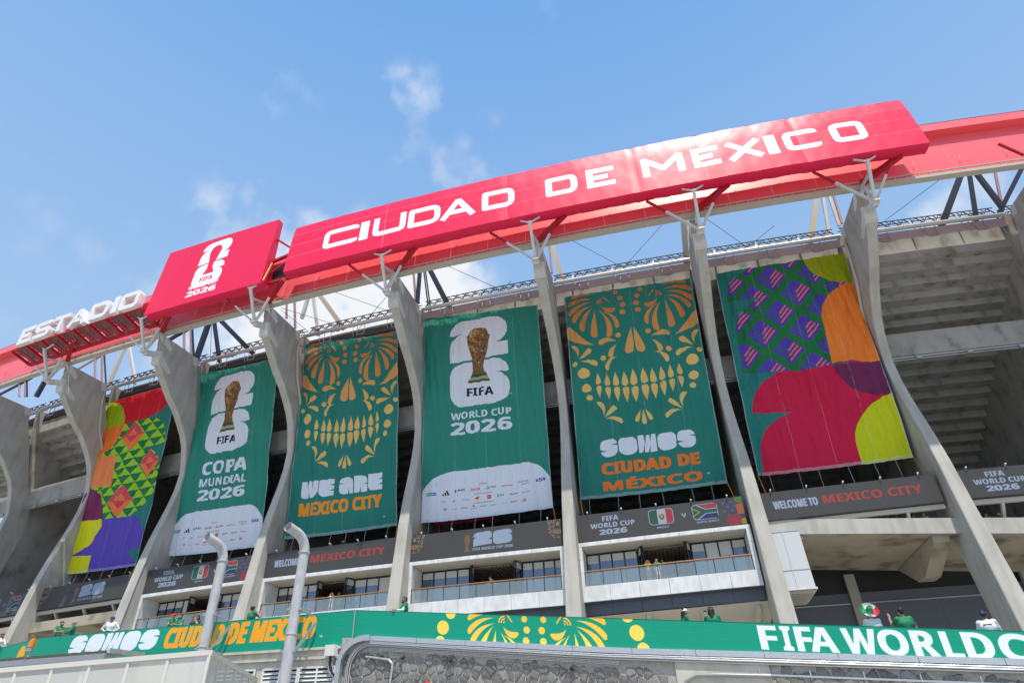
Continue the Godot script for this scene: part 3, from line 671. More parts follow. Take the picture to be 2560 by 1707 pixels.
func led_print(kind: String) -> Array:
	# [picture, glow]: the same drawing on the dark diode face and on black
	var out := []
	for pass_ in 2:
		var bg := c8(74, 75, 76) if pass_ == 0 else Color.BLACK
		var cv := Canvas.new(13.9, 2.28, 1024, bg)
		var ink := c8(140, 154, 178)
		if kind == "match":
			text(cv, "FIFA", [2.3, 0.28, 3.7, 0.72], ink, 1.4); text(cv, "WORLD CUP", [1.25, 0.86, 5.0, 1.28], ink, 1.4); text(cv, "2026", [1.95, 1.42, 4.3, 1.88], ink, 2.4)
			for f in 2:
				var x0: float = [6.25, 9.85][f]
				var x1 := x0 + 1.95
				var y0 := 0.3
				var y1 := 1.52
				var green := c8(48, 84, 72)
				var red := c8(150, 58, 70)
				cv.rrect(x0 - 0.05, y0 - 0.05, x1 + 0.05, y1 + 0.05, 0.3, 0.3, ink)
				if f == 0:
					cv.rrect(x0, y0, x1, y1, 0.28, 0.28, red); cv.rrect(x0, y0, x0 + 1.0, y1, 0.28, 0.28, green); cv.rect(x0 + 0.68, y0, x0 + 1.38, y1, c8(150, 156, 164))
					cv.dot(x0 + 1.03, 0.92, 0.22, c8(96, 84, 60)); cv.dot(x0 + 1.03, 0.88, 0.11, c8(150, 150, 120)); cv.rect(x0 + 0.85, 1.14, x0 + 1.2, 1.18, c8(60, 110, 90))
					text(cv, "MEXICO", [x0 + 0.5, 1.72, x0 + 1.5, 1.88], ink, 0.4)
				else:
					cv.rrect(x0, y0, x1, y1, 0.28, 0.28, green)
					cv.poly([Vector2(x0 + 0.35, y0), Vector2(x1, y0), Vector2(x1, y0 + 0.38), Vector2(x0 + 1.0, y0 + 0.38)], red)
					cv.poly([Vector2(x0 + 0.35, y1), Vector2(x1, y1), Vector2(x1, y1 - 0.38), Vector2(x0 + 1.0, y1 - 0.38)], c8(48, 58, 96))
					cv.poly([Vector2(x0 + 0.25, y0), Vector2(x0 + 0.4, y0), Vector2(x0 + 1.05, y0 + 0.4), Vector2(x1, y0 + 0.4), Vector2(x1, y0 + 0.46), Vector2(x0 + 1.0, y0 + 0.46)], ink)
					cv.poly([Vector2(x0 + 0.25, y1), Vector2(x0 + 0.4, y1), Vector2(x0 + 1.05, y1 - 0.4), Vector2(x1, y1 - 0.4), Vector2(x1, y1 - 0.46), Vector2(x0 + 1.0, y1 - 0.46)], ink)
					cv.poly([Vector2(x0, y0 + 0.25), Vector2(x0 + 0.62, 0.91), Vector2(x0, y1 - 0.25), Vector2(x0, y1 - 0.36), Vector2(x0 + 0.48, 0.91), Vector2(x0, y0 + 0.36)], c8(170, 118, 60))
					text(cv, "SOUTH AFRICA", [x0 + 0.15, 1.68, x0 + 1.95, 1.84], ink, 0.4)
			cv.poly([Vector2(8.9, 0.85), Vector2(9.0, 0.85), Vector2(9.1, 1.08), Vector2(9.2, 0.85), Vector2(9.3, 0.85), Vector2(9.15, 1.18), Vector2(9.05, 1.18)], ink)
			for a in 4:
				for b in 4:
					if (a + b) % 2 == 0:
						var o := Vector2(12.35 + a * 0.32, 0.25 + b * 0.36)
						cv.poly([o, o + Vector2(0.16, 0.13), o + Vector2(0, 0.26), o + Vector2(-0.16, 0.13)], c8(84, 78, 160))
			cv.rect(13.35, 0.6, 13.9, 1.45, c8(156, 90, 66)); cv.dot(13.05, 1.95, 0.65, c8(138, 56, 70), 0.5); cv.dot(13.8, 0.2, 0.5, c8(84, 112, 66), 0.36); cv.dot(13.8, 2.1, 0.3, c8(130, 130, 62))
		elif kind == "welcome":
			text(cv, "WELCOME TO", [1.05, 0.78, 4.6, 1.45], ink, 1.8)
			text(cv, "MEXICO CITY", [5.0, 0.72, 12.7, 1.4], c8(156, 66, 62), 0.8)
		else:
			var k := 0.142
			for side in [-0.5, 12.7]: skull(cv, c8(148, 122, 98), side, -0.55, k)
			cv.poly(fit(LG_T, 5.15, 0.5, 5.75, 2.0), c8(118, 88, 72))
			cv.poly(fit(LG_2, 6.0, 0.32, 7.72, 1.58), ink)
			cv.poly(fit(LG_6, 7.82, 0.32, 9.55, 1.58), ink)
			for y in 7: cv.rect(5.9, 0.42 + y * 0.17, 9.6, 0.44 + y * 0.17, c8(126, 140, 160) if pass_ == 0 else c8(70, 78, 90))
			cv.poly([Vector2(5.9, 0.2), Vector2(6.0, 0.2), Vector2(6.0, 1.7), Vector2(5.9, 1.7)], bg)
			text(cv, "FIFA WORLD CUP 2026", [5.95, 1.7, 9.6, 1.95], ink, 0.6)
		out.append(cv.texture())
	return out
func wide_line(cv: Canvas, s: String, xs: Array, y0: float, y1: float, c: Color) -> void:
	for i in s.length():
		var w: float = xs[i][1] - xs[i][0]
		for po in wide_letter(s[i], w, y1 - y0, (y1 - y0) * (0.24 if s[i] != "I" else 0.36)):
			var p := []
			for q in po: p.append(q + Vector2(xs[i][0], y0))
			cv.poly(p, c)

# ---------------------------------------------------------------- people: tapered capsules joined into one skin
func seg_field(F: PackedFloat32Array, I: PackedInt32Array, dim: Vector3i, lo: Vector3, cell: float, a: Vector3, b: Vector3, ra: float, rb: float, id: int, k: float) -> void:
	var m: float = max(ra, rb) + k + cell * 2
	var p0 := (a.min(b) - Vector3.ONE * m - lo) / cell
	var p1 := (a.max(b) + Vector3.ONE * m - lo) / cell
	var ba := b - a
	var l2: float = max(ba.length_squared(), 1e-9)
	for z in range(max(0, int(p0.z)), min(dim.z - 1, int(p1.z) + 1) + 1):
		for y in range(max(0, int(p0.y)), min(dim.y - 1, int(p1.y) + 1) + 1):
			for x in range(max(0, int(p0.x)), min(dim.x - 1, int(p1.x) + 1) + 1):
				var p := lo + Vector3(x, y, z) * cell
				var t := clampf((p - a).dot(ba) / l2, 0, 1)
				var d := (p - a - ba * t).length() - lerpf(ra, rb, t)
				var j := x + dim.x * (y + dim.y * z)
				var f := F[j]
				if d < f: I[j] = id
				var h: float = max(k - absf(d - f), 0.0) / k
				F[j] = minf(d, f) - h * h * k * 0.25
func nets(bones: Array, cell: float, k: float, V: PackedVector3Array, N: PackedVector3Array, P: PackedInt32Array) -> void:
	var lo := Vector3.ONE * 1e9
	var hi := -lo
	for b in bones:
		var m: Vector3 = Vector3.ONE * (max(b[2], b[3]) + cell * 3)
		lo = lo.min(b[0] - m).min(b[1] - m); hi = hi.max(b[0] + m).max(b[1] + m)
	var dim := Vector3i((hi - lo) / cell) + Vector3i(2, 2, 2)
	var F := PackedFloat32Array()
	F.resize(dim.x * dim.y * dim.z); F.fill(10.0)
	var I := PackedInt32Array()
	I.resize(F.size())
	for b in bones: seg_field(F, I, dim, lo, cell, b[0], b[1], b[2], b[3], b[4], b[5] if b.size() > 5 else k)
	var dx := 1
	var dy := dim.x
	var dz := dim.x * dim.y
	var cellv := {}
	var offs := [0, dx, dy, dx + dy, dz, dx + dz, dy + dz, dx + dy + dz]
	var edges := [[0, 1], [2, 3], [4, 5], [6, 7], [0, 2], [1, 3], [4, 6], [5, 7], [0, 4], [1, 5], [2, 6], [3, 7]]
	var vs := []
	var ns := []
	var ps := []
	for z in dim.z - 1:
		for y in dim.y - 1:
			for x in dim.x - 1:
				var j := x + dy * y + dz * z
				var s := 0
				if F[j] < 0: s += 1
				if F[j + 1] < 0: s += 1
				if F[j + dy] < 0: s += 1
				if F[j + dy + 1] < 0: s += 1
				if F[j + dz] < 0: s += 1
				if F[j + dz + 1] < 0: s += 1
				if F[j + dz + dy] < 0: s += 1
				if F[j + dz + dy + 1] < 0: s += 1
				if s == 0 or s == 8: continue
				var c := Vector3.ZERO
				var m := 0
				for e in edges:
					var a: float = F[j + offs[e[0]]]
					var b: float = F[j + offs[e[1]]]
					if (a < 0) != (b < 0):
						var t := a / (a - b)
						var pa := Vector3(e[0] & 1, (e[0] >> 1) & 1, e[0] >> 2)
						var pb := Vector3(e[1] & 1, (e[1] >> 1) & 1, e[1] >> 2)
						c += pa.lerp(pb, t); m += 1
				c /= m
				cellv[j] = vs.size()
				vs.append(lo + (Vector3(x, y, z) + c) * cell)
				ns.append(Vector3(F[j + dx] - F[j] + F[j + dx + dy + dz] - F[j + dy + dz], F[j + dy] - F[j] + F[j + dx + dy + dz] - F[j + dx + dz], F[j + dz] - F[j] + F[j + dx + dy + dz] - F[j + dx + dy]).normalized())
				ps.append(I[j])
	for j in cellv:
		for e in [[dx, dy, dz], [dy, dz, dx], [dz, dx, dy]]:
			if (F[j] < 0) == (F[j + e[0]] < 0): continue
			var q := [j, j - e[1], j - e[1] - e[2], j - e[2]]
			if not (cellv.has(q[1]) and cellv.has(q[2]) and cellv.has(q[3])): continue
			var id := [cellv[q[0]], cellv[q[1]], cellv[q[2]], cellv[q[3]]]
			var order := [0, 1, 2, 0, 2, 3] if F[j] < 0 else [0, 2, 1, 0, 3, 2]
			order.reverse()
			for o in order:
				V.append(vs[id[o]]); N.append(ns[id[o]]); P.append(ps[id[o]])
var bodies := {}
# parts of the skin: 0 shirt, 1 skin, 2 trousers, 3 shoes, 4 eyes, 5 lower sleeves, 6 lips
func body(pose: String) -> Array:
	if bodies.has(pose): return bodies[pose]
	var V := PackedVector3Array()
	var N := PackedVector3Array()
	var P := PackedInt32Array()
	var lean := 0.0
	if pose == "lean": lean = 0.28
	var hip := Vector3(0, 0.93, -lean * 0.5)
	var chest := Vector3(0, 1.30, lean * 0.35)
	var neck := Vector3(0, 1.47, lean * 0.75)
	var head := Vector3(0, 1.60, lean * 0.95 + 0.02)
	var B := []
	B.append([hip, hip + Vector3(0, 0.1, 0), 0.145, 0.14, 2]); B.append([hip + Vector3(0, 0.14, 0), chest, 0.135, 0.15, 0])
	B.append([chest + Vector3(-0.07, 0.0, 0), chest + Vector3(0.07, 0.0, 0), 0.14, 0.14, 0])
	B.append([chest + Vector3(-0.16, 0.13, 0), chest + Vector3(0.16, 0.13, 0), 0.07, 0.07, 0])
	B.append([neck - Vector3(0, 0.06, 0), neck + Vector3(0, 0.06, 0), 0.06, 0.055, 1, 0.03])
	for s in [-1.0, 1.0]:
		var knee := Vector3(0.1 * s, 0.5, 0.03)
		var ankle := Vector3(0.11 * s, 0.08, -0.02)
		B.append([hip + Vector3(0.08 * s, -0.03, 0), knee, 0.095, 0.065, 2]); B.append([knee, ankle, 0.062, 0.045, 2])
		B.append([ankle + Vector3(0, -0.03, -0.03), ankle + Vector3(0.02 * s, -0.035, 0.16), 0.045, 0.04, 3, 0.02])
		var sh := chest + Vector3(0.19 * s, 0.14, 0)
		var el := sh + Vector3(0.06 * s, -0.29, -0.03)
		var wr := el + Vector3(0.0, -0.25, 0.06)
		var fd := Vector3(0, -1, 0.15)
		match pose:
			"akimbo":
				el = sh + Vector3(0.19 * s, -0.23, -0.06); wr = el + Vector3(-0.2 * s, -0.14, 0.08); fd = Vector3(-0.8 * s, -0.4, 0.3)
			"phone":
				if s > 0:
					el = sh + Vector3(0.08, -0.12, 0.24); wr = el + Vector3(-0.02, 0.22, 0.13); fd = Vector3(-0.2, 1, 0.1)
				else:
					el = sh + Vector3(-0.08, -0.27, 0.05); wr = el + Vector3(0.08, -0.08, 0.22); fd = Vector3(0.3, -0.1, 1)
			"phone2":
				el = sh + Vector3(0.06 * s, -0.14, 0.23); wr = el + Vector3(-0.11 * s, 0.2, 0.12); fd = Vector3(-0.3 * s, 1, 0.15)
			"lean", "rest":
				el = sh + Vector3(0.07 * s, -0.25, 0.14); wr = el + Vector3(-0.08 * s, 0.0 if pose == "rest" else -0.03, 0.24); fd = Vector3(-0.4 * s, -0.05, 1)
			"face":
				el = sh + Vector3(0.1 * s, -0.16, 0.2); wr = el + Vector3(-0.16 * s, 0.24, 0.02); fd = Vector3(-0.3 * s, 1, 0)
		B.append([sh, sh.lerp(el, 0.62), 0.062, 0.055, 0]); B.append([sh.lerp(el, 0.62), el, 0.047, 0.042, 5]); B.append([el, wr, 0.041, 0.03, 5])
		# hand on a fine grid: palm, four unequal fingers with a bend, thumb off the side
		fd = fd.normalized()
		var side := fd.cross(Vector3(0.2, 0.3, 0.9)).normalized()
		var up := side.cross(fd)
		var Hb := []
		Hb.append([wr - fd * 0.03, wr + fd * 0.02, 0.028, 0.026, 1]); Hb.append([wr + fd * 0.03 - side * 0.02, wr + fd * 0.075 - side * 0.024, 0.017, 0.015, 1]); Hb.append([wr + fd * 0.03 + side * 0.02, wr + fd * 0.075 + side * 0.024, 0.017, 0.015, 1])
		for f in 4:
			var o: Vector3 = wr + fd * 0.08 + side * (-0.03 + f * 0.02)
			var ln: float = [0.062, 0.078, 0.082, 0.07][f]
			var mid: Vector3 = o + fd * ln * 0.55 + up * 0.008
			Hb.append([o, mid, 0.0095, 0.009, 1, 0.004]); Hb.append([mid, mid + fd * ln * 0.3 + up * ln * 0.38, 0.009, 0.008, 1, 0.004])
		Hb.append([wr + fd * 0.02 - side * 0.03, wr + fd * 0.055 - side * 0.055 + up * 0.015, 0.012, 0.01, 1, 0.006]); Hb.append([wr + fd * 0.055 - side * 0.055 + up * 0.015, wr + fd * 0.085 - side * 0.055 + up * 0.03, 0.01, 0.009, 1, 0.004])
		nets(Hb, 0.0085, 0.01, V, N, P)
	nets(B, 0.026, 0.05, V, N, P)
	# head on its own grid: skull, jaw, nose, brow, ears, eyes, lips
	var Hd := [[head + Vector3(0, 0.05, -0.02), head + Vector3(0, 0.045, 0.015), 0.088, 0.082, 1], [head + Vector3(0, -0.02, 0.03), head + Vector3(0, -0.055, 0.048), 0.062, 0.042, 1], [head + Vector3(0, 0.03, 0.09), head + Vector3(0, -0.005, 0.112), 0.011, 0.016, 1, 0.012], [head + Vector3(0, -0.12, -0.01), head + Vector3(0, -0.04, 0), 0.054, 0.056, 1]]
	Hd.append([head + Vector3(-0.018, -0.042, 0.094), head + Vector3(0.018, -0.042, 0.094), 0.008, 0.008, 6, 0.006])
	for s in [-1.0, 1.0]:
		Hd.append([head + Vector3(0.086 * s, 0.035, -0.005), head + Vector3(0.088 * s, -0.0, 0.0), 0.016, 0.011, 1, 0.01])
		Hd.append([head + Vector3(0.032 * s, 0.028, 0.084), head + Vector3(0.034 * s, 0.028, 0.084), 0.012, 0.012, 4, 0.004])
	nets(Hd, 0.0115, 0.025, V, N, P)
	bodies[pose] = [V, N, P, head]
	return bodies[pose]
func person(at: Vector3, yaw: float, pose: String, height: float, colors: Array, label: String, extra: Array, group := "") -> Node3D:
	# colors: shirt, skin, trousers, shoes, eyes, lower sleeves, lips (base colours, linear)
	var b := body(pose)
	var t := thing("person", label, "person", at, group)
	var k := height / 1.73
	t.rotation.y = yaw; t.scale = Vector3(k, k, k)
	var mb := MB.new()
	mb.v = b[0]; mb.n = b[1]
	var P: PackedInt32Array = b[2]
	mb.c.resize(P.size())
	for i in P.size(): mb.c[i] = colors[P[i]]
	var hold: Vector3 = base_of[t]
	base_of[t] = Vector3.ZERO
	part(t, "body", mb, M.person)
	var hd: Vector3 = b[3]
	for e in extra:
		var g := MB.new()
		match e[0]:
			"hair", "long_hair", "beard":
				var V := PackedVector3Array(); var N := PackedVector3Array(); var P2 := PackedInt32Array()
				var bl := [[hd + Vector3(0, 0.068, -0.03), hd + Vector3(0, 0.075, 0.012), 0.094, 0.08, 0], [hd + Vector3(0, 0.01, -0.055), hd + Vector3(0, 0.06, -0.03), 0.06, 0.088, 0]]
				if e[0] == "long_hair": bl.append_array([[hd + Vector3(0, 0.0, -0.07), hd + Vector3(0, -0.24, -0.11), 0.075, 0.06, 0], [hd + Vector3(-0.06, 0, -0.03), hd + Vector3(-0.09, -0.2, -0.03), 0.045, 0.03, 0], [hd + Vector3(0.06, 0, -0.03), hd + Vector3(0.09, -0.2, -0.03), 0.045, 0.03, 0]])
				if e[0] == "beard": bl = [[hd + Vector3(-0.05, -0.04, 0.045), hd + Vector3(0.0, -0.075, 0.075), 0.028, 0.032, 0], [hd + Vector3(0.05, -0.04, 0.045), hd + Vector3(0.0, -0.075, 0.075), 0.028, 0.032, 0]]
				nets(bl, 0.014, 0.03, V, N, P2)
				g.v = V; g.n = N
				part(t, "beard" if e[0] == "beard" else "hair", g, e[1])
			"cap":
				g.grid(16, 6, func(u, v_): return hd + Vector3(0, 0.062, -0.012) + Vector3(sin(u * TAU) * cos(v_ * PI / 2) * 0.106, sin(v_ * PI / 2) * 0.098, cos(u * TAU) * cos(v_ * PI / 2) * 0.118), false)
				var pk := PackedVector2Array()
				for i in 11: pk.append(Vector2(cos(PI * i / 10.0) * 0.085, sin(PI * i / 10.0) * 0.1))
				g.prism(pk, hd + Vector3(0, 0.066, 0.085), Vector3.RIGHT, Vector3(0, -0.18, 0.98), Vector3(0, 0.01, 0.002))
				part(t, "cap", g, e[1])
			"beanie", "helmet":
				g.grid(16, 6, func(u, v_): return hd + Vector3(0, 0.045, -0.015) + Vector3(sin(u * TAU) * cos(v_ * PI / 2) * 0.112, sin(v_ * PI / 2) * 0.12, cos(u * TAU) * cos(v_ * PI / 2) * 0.122), false)
				part(t, e[0], g, e[1])
			"sombrero":
				# wide upturned brim in four coloured quarters and a tall crown, tilted back
				var Q := Basis(Vector3.RIGHT, -1.0) * Basis(Vector3.UP, 0.5)
				var o := hd + Vector3(0, 0.1, -0.05)
				for w in 4:
					var f := MB.new()
					f.grid(8, 6, func(u, v_):
						var an: float = (w + u) * PI / 2
						var r: float = 0.1 + 0.175 * v_
						return o + Q * Vector3(cos(an) * r, 0.02 - 0.02 * sin(v_ * PI) + 0.07 * pow(v_, 3), sin(an) * r), false)
					part(t, "brim_panel", f, [e[1][0], e[1][2], e[1][1], e[1][2]][w])
				var cr := MB.new()
				cr.grid(16, 6, func(u, v_):
					var r: float = 0.105 * (1.0 - 0.55 * v_ * v_) * (1.0 if v_ < 0.99 else 0.0)
					return o + Q * Vector3(sin(u * TAU) * r, 0.02 + 0.2 * sin(v_ * PI / 2), cos(u * TAU) * r), false)
				part(t, "crown", cr, e[1][0])
			"number":
				g.box(Vector3(0, 1.22, -0.158), Vector3(0.05, 0, 0), Vector3(0, 0.012, 0), Vector3(0, 0, 0.004)); g.box(Vector3(-0.038, 1.17, -0.156), Vector3(0.012, 0, 0), Vector3(0, 0.04, 0), Vector3(0, 0, 0.004)); g.box(Vector3(0.038, 1.17, -0.156), Vector3(0.012, 0, 0), Vector3(0, 0.04, 0), Vector3(0, 0, 0.004)); g.box(Vector3(0, 1.12, -0.154), Vector3(0.05, 0, 0), Vector3(0, 0.012, 0), Vector3(0, 0, 0.004))
				part(t, "shirt_number", g, e[1])
			"word":
				g.box(Vector3(0, 1.36, -0.15), Vector3(0.11, 0, 0), Vector3(0, 0.014, 0), Vector3(0, 0, 0.003))
				part(t, "back_lettering", g, e[1])
	base_of[t] = hold
	return t
func phone_at(at: Vector3, yaw: float, height: float, local: Vector3, label: String) -> void:
	var g := MB.new()
	var Q := Basis(Vector3.UP, yaw) * (height / 1.73)
	var o := at + Q * local
	g.box(o, Q * Vector3(0.038, 0, 0), Q * Vector3(0, 0.078, 0.012), Q * Vector3(0, -0.0008, 0.0045))
	single("phone", label, "phone", g, M.black, o)

# ---------------------------------------------------------------- sky
func make_sky() -> Sky:
	var W := 2048
	var H := 1024
	var px := PackedFloat32Array()
	px.resize(W * H * 3)
	for y in H:
		var e := (0.5 - (y + 0.5) / H) * 180.0
		var c: Color
		if e < 0: c = Color(0.30, 0.29, 0.28)
		else:
			var t := pow(clampf(e / 75.0, 0, 1), 0.7)
			c = Color(0.64, 0.79, 0.93).lerp(Color(0.125, 0.360, 0.790), t)
		for x in W:
			var j := (y * W + x) * 3
			px[j] = c.r; px[j + 1] = c.g; px[j + 2] = c.b
	var f := FastNoiseLite.new()
	f.noise_type = FastNoiseLite.TYPE_SIMPLEX_SMOOTH; f.fractal_octaves = 6; f.frequency = 14.0; f.seed = 12; f.fractal_gain = 0.55
	var blobs := CLOUD.duplicate()
	var rg := RandomNumberGenerator.new()
	rg.seed = 77
	for k in 46:   # the same loose cloud all round
		var az := rg.randf() * TAU
		var el := deg_to_rad(rg.randf_range(4, 60))
		var d := Vector3(sin(az) * cos(el), sin(el), cos(az) * cos(el))
		if d.dot(-Vector3(CAM[6], CAM[7], CAM[8])) > 0.62: continue
		blobs.append([d.x, d.y, d.z, rg.randf_range(0.04, 0.13), rg.randf_range(0.2, 0.9)])
	for b in blobs:
		var d := Vector3(b[0], b[1], b[2])
		var rad: float = b[3] * 1.5
		var el := asin(d.y)
		var az := atan2(d.x, -d.z)
		var y0 := int((0.5 - (el + rad) / PI) * H)
		var y1 := int((0.5 - (el - rad) / PI) * H)
		var hw: float = min(rad / max(cos(el) * 0.9, 0.15), PI)
		var x0 := int((az - hw) / TAU * W)
		var x1 := int((az + hw) / TAU * W)
		for y in range(max(0, y0), min(int(H * 0.5), y1 + 1)):
			var ee := (0.5 - (y + 0.5) / H) * PI
			for xx in range(x0, x1 + 1):
				var x := posmod(xx, W)
				var aa := (x + 0.5) / W * TAU
				var p := Vector3(sin(aa) * cos(ee), sin(ee), -cos(aa) * cos(ee))
				var q := p.distance_to(d) / rad
				if q >= 1: continue
				var g := (1 - q * q) * (1 - q * q)
				var n := f.get_noise_3dv(p) * 0.5 + 0.5
				var a: float = clampf((n + g * 0.42 * b[4] - 0.60) * 2.2, 0, 1) * minf(1.0, g * 2.0) * minf(1.0, b[4] * 0.6)
				if a <= 0: continue
				var j := (y * W + x) * 3
				px[j] = lerpf(px[j], 0.90, a); px[j + 1] = lerpf(px[j + 1], 0.93, a); px[j + 2] = lerpf(px[j + 2], 0.97, a)
	var im := Image.create_from_data(W, H, false, Image.FORMAT_RGBF, px.to_byte_array())
	var m := PanoramaSkyMaterial.new()
	m.panorama = ImageTexture.create_from_image(im)
	var s := Sky.new()
	s.sky_material = m
	return s

const BAY = ["the bare leftmost bay", "the green-triangle banner", "the left trophy banner", "the left skull banner", "the right trophy banner", "the right skull banner", "the purple-diamond banner", "the bare rightmost bay"]
const LED_DH = [[0.1, 0.1], [0.1, 0.1], [0.12, 0.1], [0.03, -0.1], [-0.18, -0.28], [-0.21, -0.06], [-0.02, 0.2], [0.28, 0.3]]
func _ready() -> void:
	rng.seed = 5
	# camera
	var cam := Camera3D.new()
	cam.name = "camera"; add_child(cam)
	cam.transform = Transform3D(Basis(Vector3(CAM[0], CAM[1], CAM[2]), Vector3(CAM[3], CAM[4], CAM[5]), Vector3(CAM[6], CAM[7], CAM[8])).orthonormalized(), Vector3.ZERO)
	cam.fov = 55.7; cam.near = 0.1; cam.far = 4000; cam.current = true
	# sky and sun
	var env := Environment.new()
	env.background_mode = Environment.BG_SKY; env.sky = make_sky(); env.tonemap_mode = Environment.TONE_MAPPER_LINEAR
	env.tonemap_exposure = 1.0
	env.sdfgi_enabled = true; env.ssao_enabled = true; env.ssil_enabled = true
	var we := WorldEnvironment.new()
	we.name = "world_environment"; we.environment = env; add_child(we)
	var sun := DirectionalLight3D.new()
	sun.name = "sun"; sun.light_energy = 1.5; sun.light_angular_distance = 0.5; sun.light_color = Color(1.0, 0.965, 0.90); sun.shadow_enabled = true
	add_child(sun)
	sun.look_at_from_position(Vector3(0.060, 0.918, 0.391) * 100.0, Vector3.ZERO, Vector3.RIGHT)
	make_materials()
	build_ground()
	for i in range(0, 9): build_column(i)
	for i in range(-1, 9): build_stand(i)
	build_ring()
	build_roof_struts()
	build_fascias()
	for i in range(1, 7): build_banner(i)
	build_leds()
	for i in range(2, 6): build_suite(i)
	build_ramp_slab()
	build_left_bay()
	build_wall()
	build_stone_wall()
	build_stacks()
	build_people()

# ---------------------------------------------------------------- setting
func build_ground() -> void:
	var g := MB.new()
	g.quad(Vector3(-1500, GROUND, 1500), Vector3(1500, GROUND, 1500), Vector3(1500, GROUND, -1500), Vector3(-1500, GROUND, -1500))
	structure("plaza_ground", g, M.asphalt)
	# raised walkway behind the green parapet; it falls to the right as a ramp
	var w := []
	for i in 4: w.append(Vector3(WALL[i * 3], WALL[i * 3 + 1], WALL[i * 3 + 2]))
	var drop := [0.92, 0.95, 1.1, 1.12]
	var f := MB.new()
	for i in 3:
		var a: Vector3 = w[i] - Vector3(0, drop[i], 0)
		var b: Vector3 = w[i + 1] - Vector3(0, drop[i + 1], 0)
		var nrm := Vector3(-(b - a).z, 0, (b - a).x).normalized()
		if nrm.z > 0: nrm = -nrm
		var c := b + Vector3(0.15, 0, -0.9).normalized() * (46 if i < 2 else 44)
		var d := a + Vector3(0.15, 0, -0.9).normalized() * (46 if i < 2 else 46)
		f.quad(a, b, c, d)
	structure("walkway", f, M.pave)

# ---------------------------------------------------------------- concrete ribs
const FRONT = [[3.6, -1.7], [2.9, 5.0], [2.2, 10.5], [1.7, 14.0], [1.2, 17.5], [0.8, 20.5], [0.35, 22.8], [-0.2, 25.0], [-0.7, 27.0], [-1.05, 29.0], [-1.15, 31.0], [-0.75, 32.8], [-0.3, 34.1], [0.3, 35.2], [1.1, 36.2], [2.2, 37.4], [3.6, 38.5], [5.3, 40.2], [6.5, 41.6], [6.75, 43.2], [6.7, 45.0]]
const BACK = [[0.4, -1.7], [-0.2, 5.0], [-0.9, 10.5], [-1.5, 14.0], [-2.0, 17.5], [-2.5, 20.5], [-2.9, 22.8], [-3.2, 25.0], [-3.5, 27.0], [-3.8, 29.0], [-3.8, 31.0], [-3.3, 32.8], [-2.6, 34.1], [-2.0, 35.2], [-1.6, 36.2], [-1.2, 37.4], [-0.8, 38.5], [-0.2, 40.2], [0.5, 41.6], [1.2, 43.2], [1.5, 45.0]]
const HALF = [0.7, 0.66, 0.62, 0.58, 0.54, 0.5, 0.47, 0.44, 0.42, 0.4, 0.4, 0.4, 0.41, 0.42, 0.43, 0.44, 0.45, 0.46, 0.47, 0.47, 0.47]
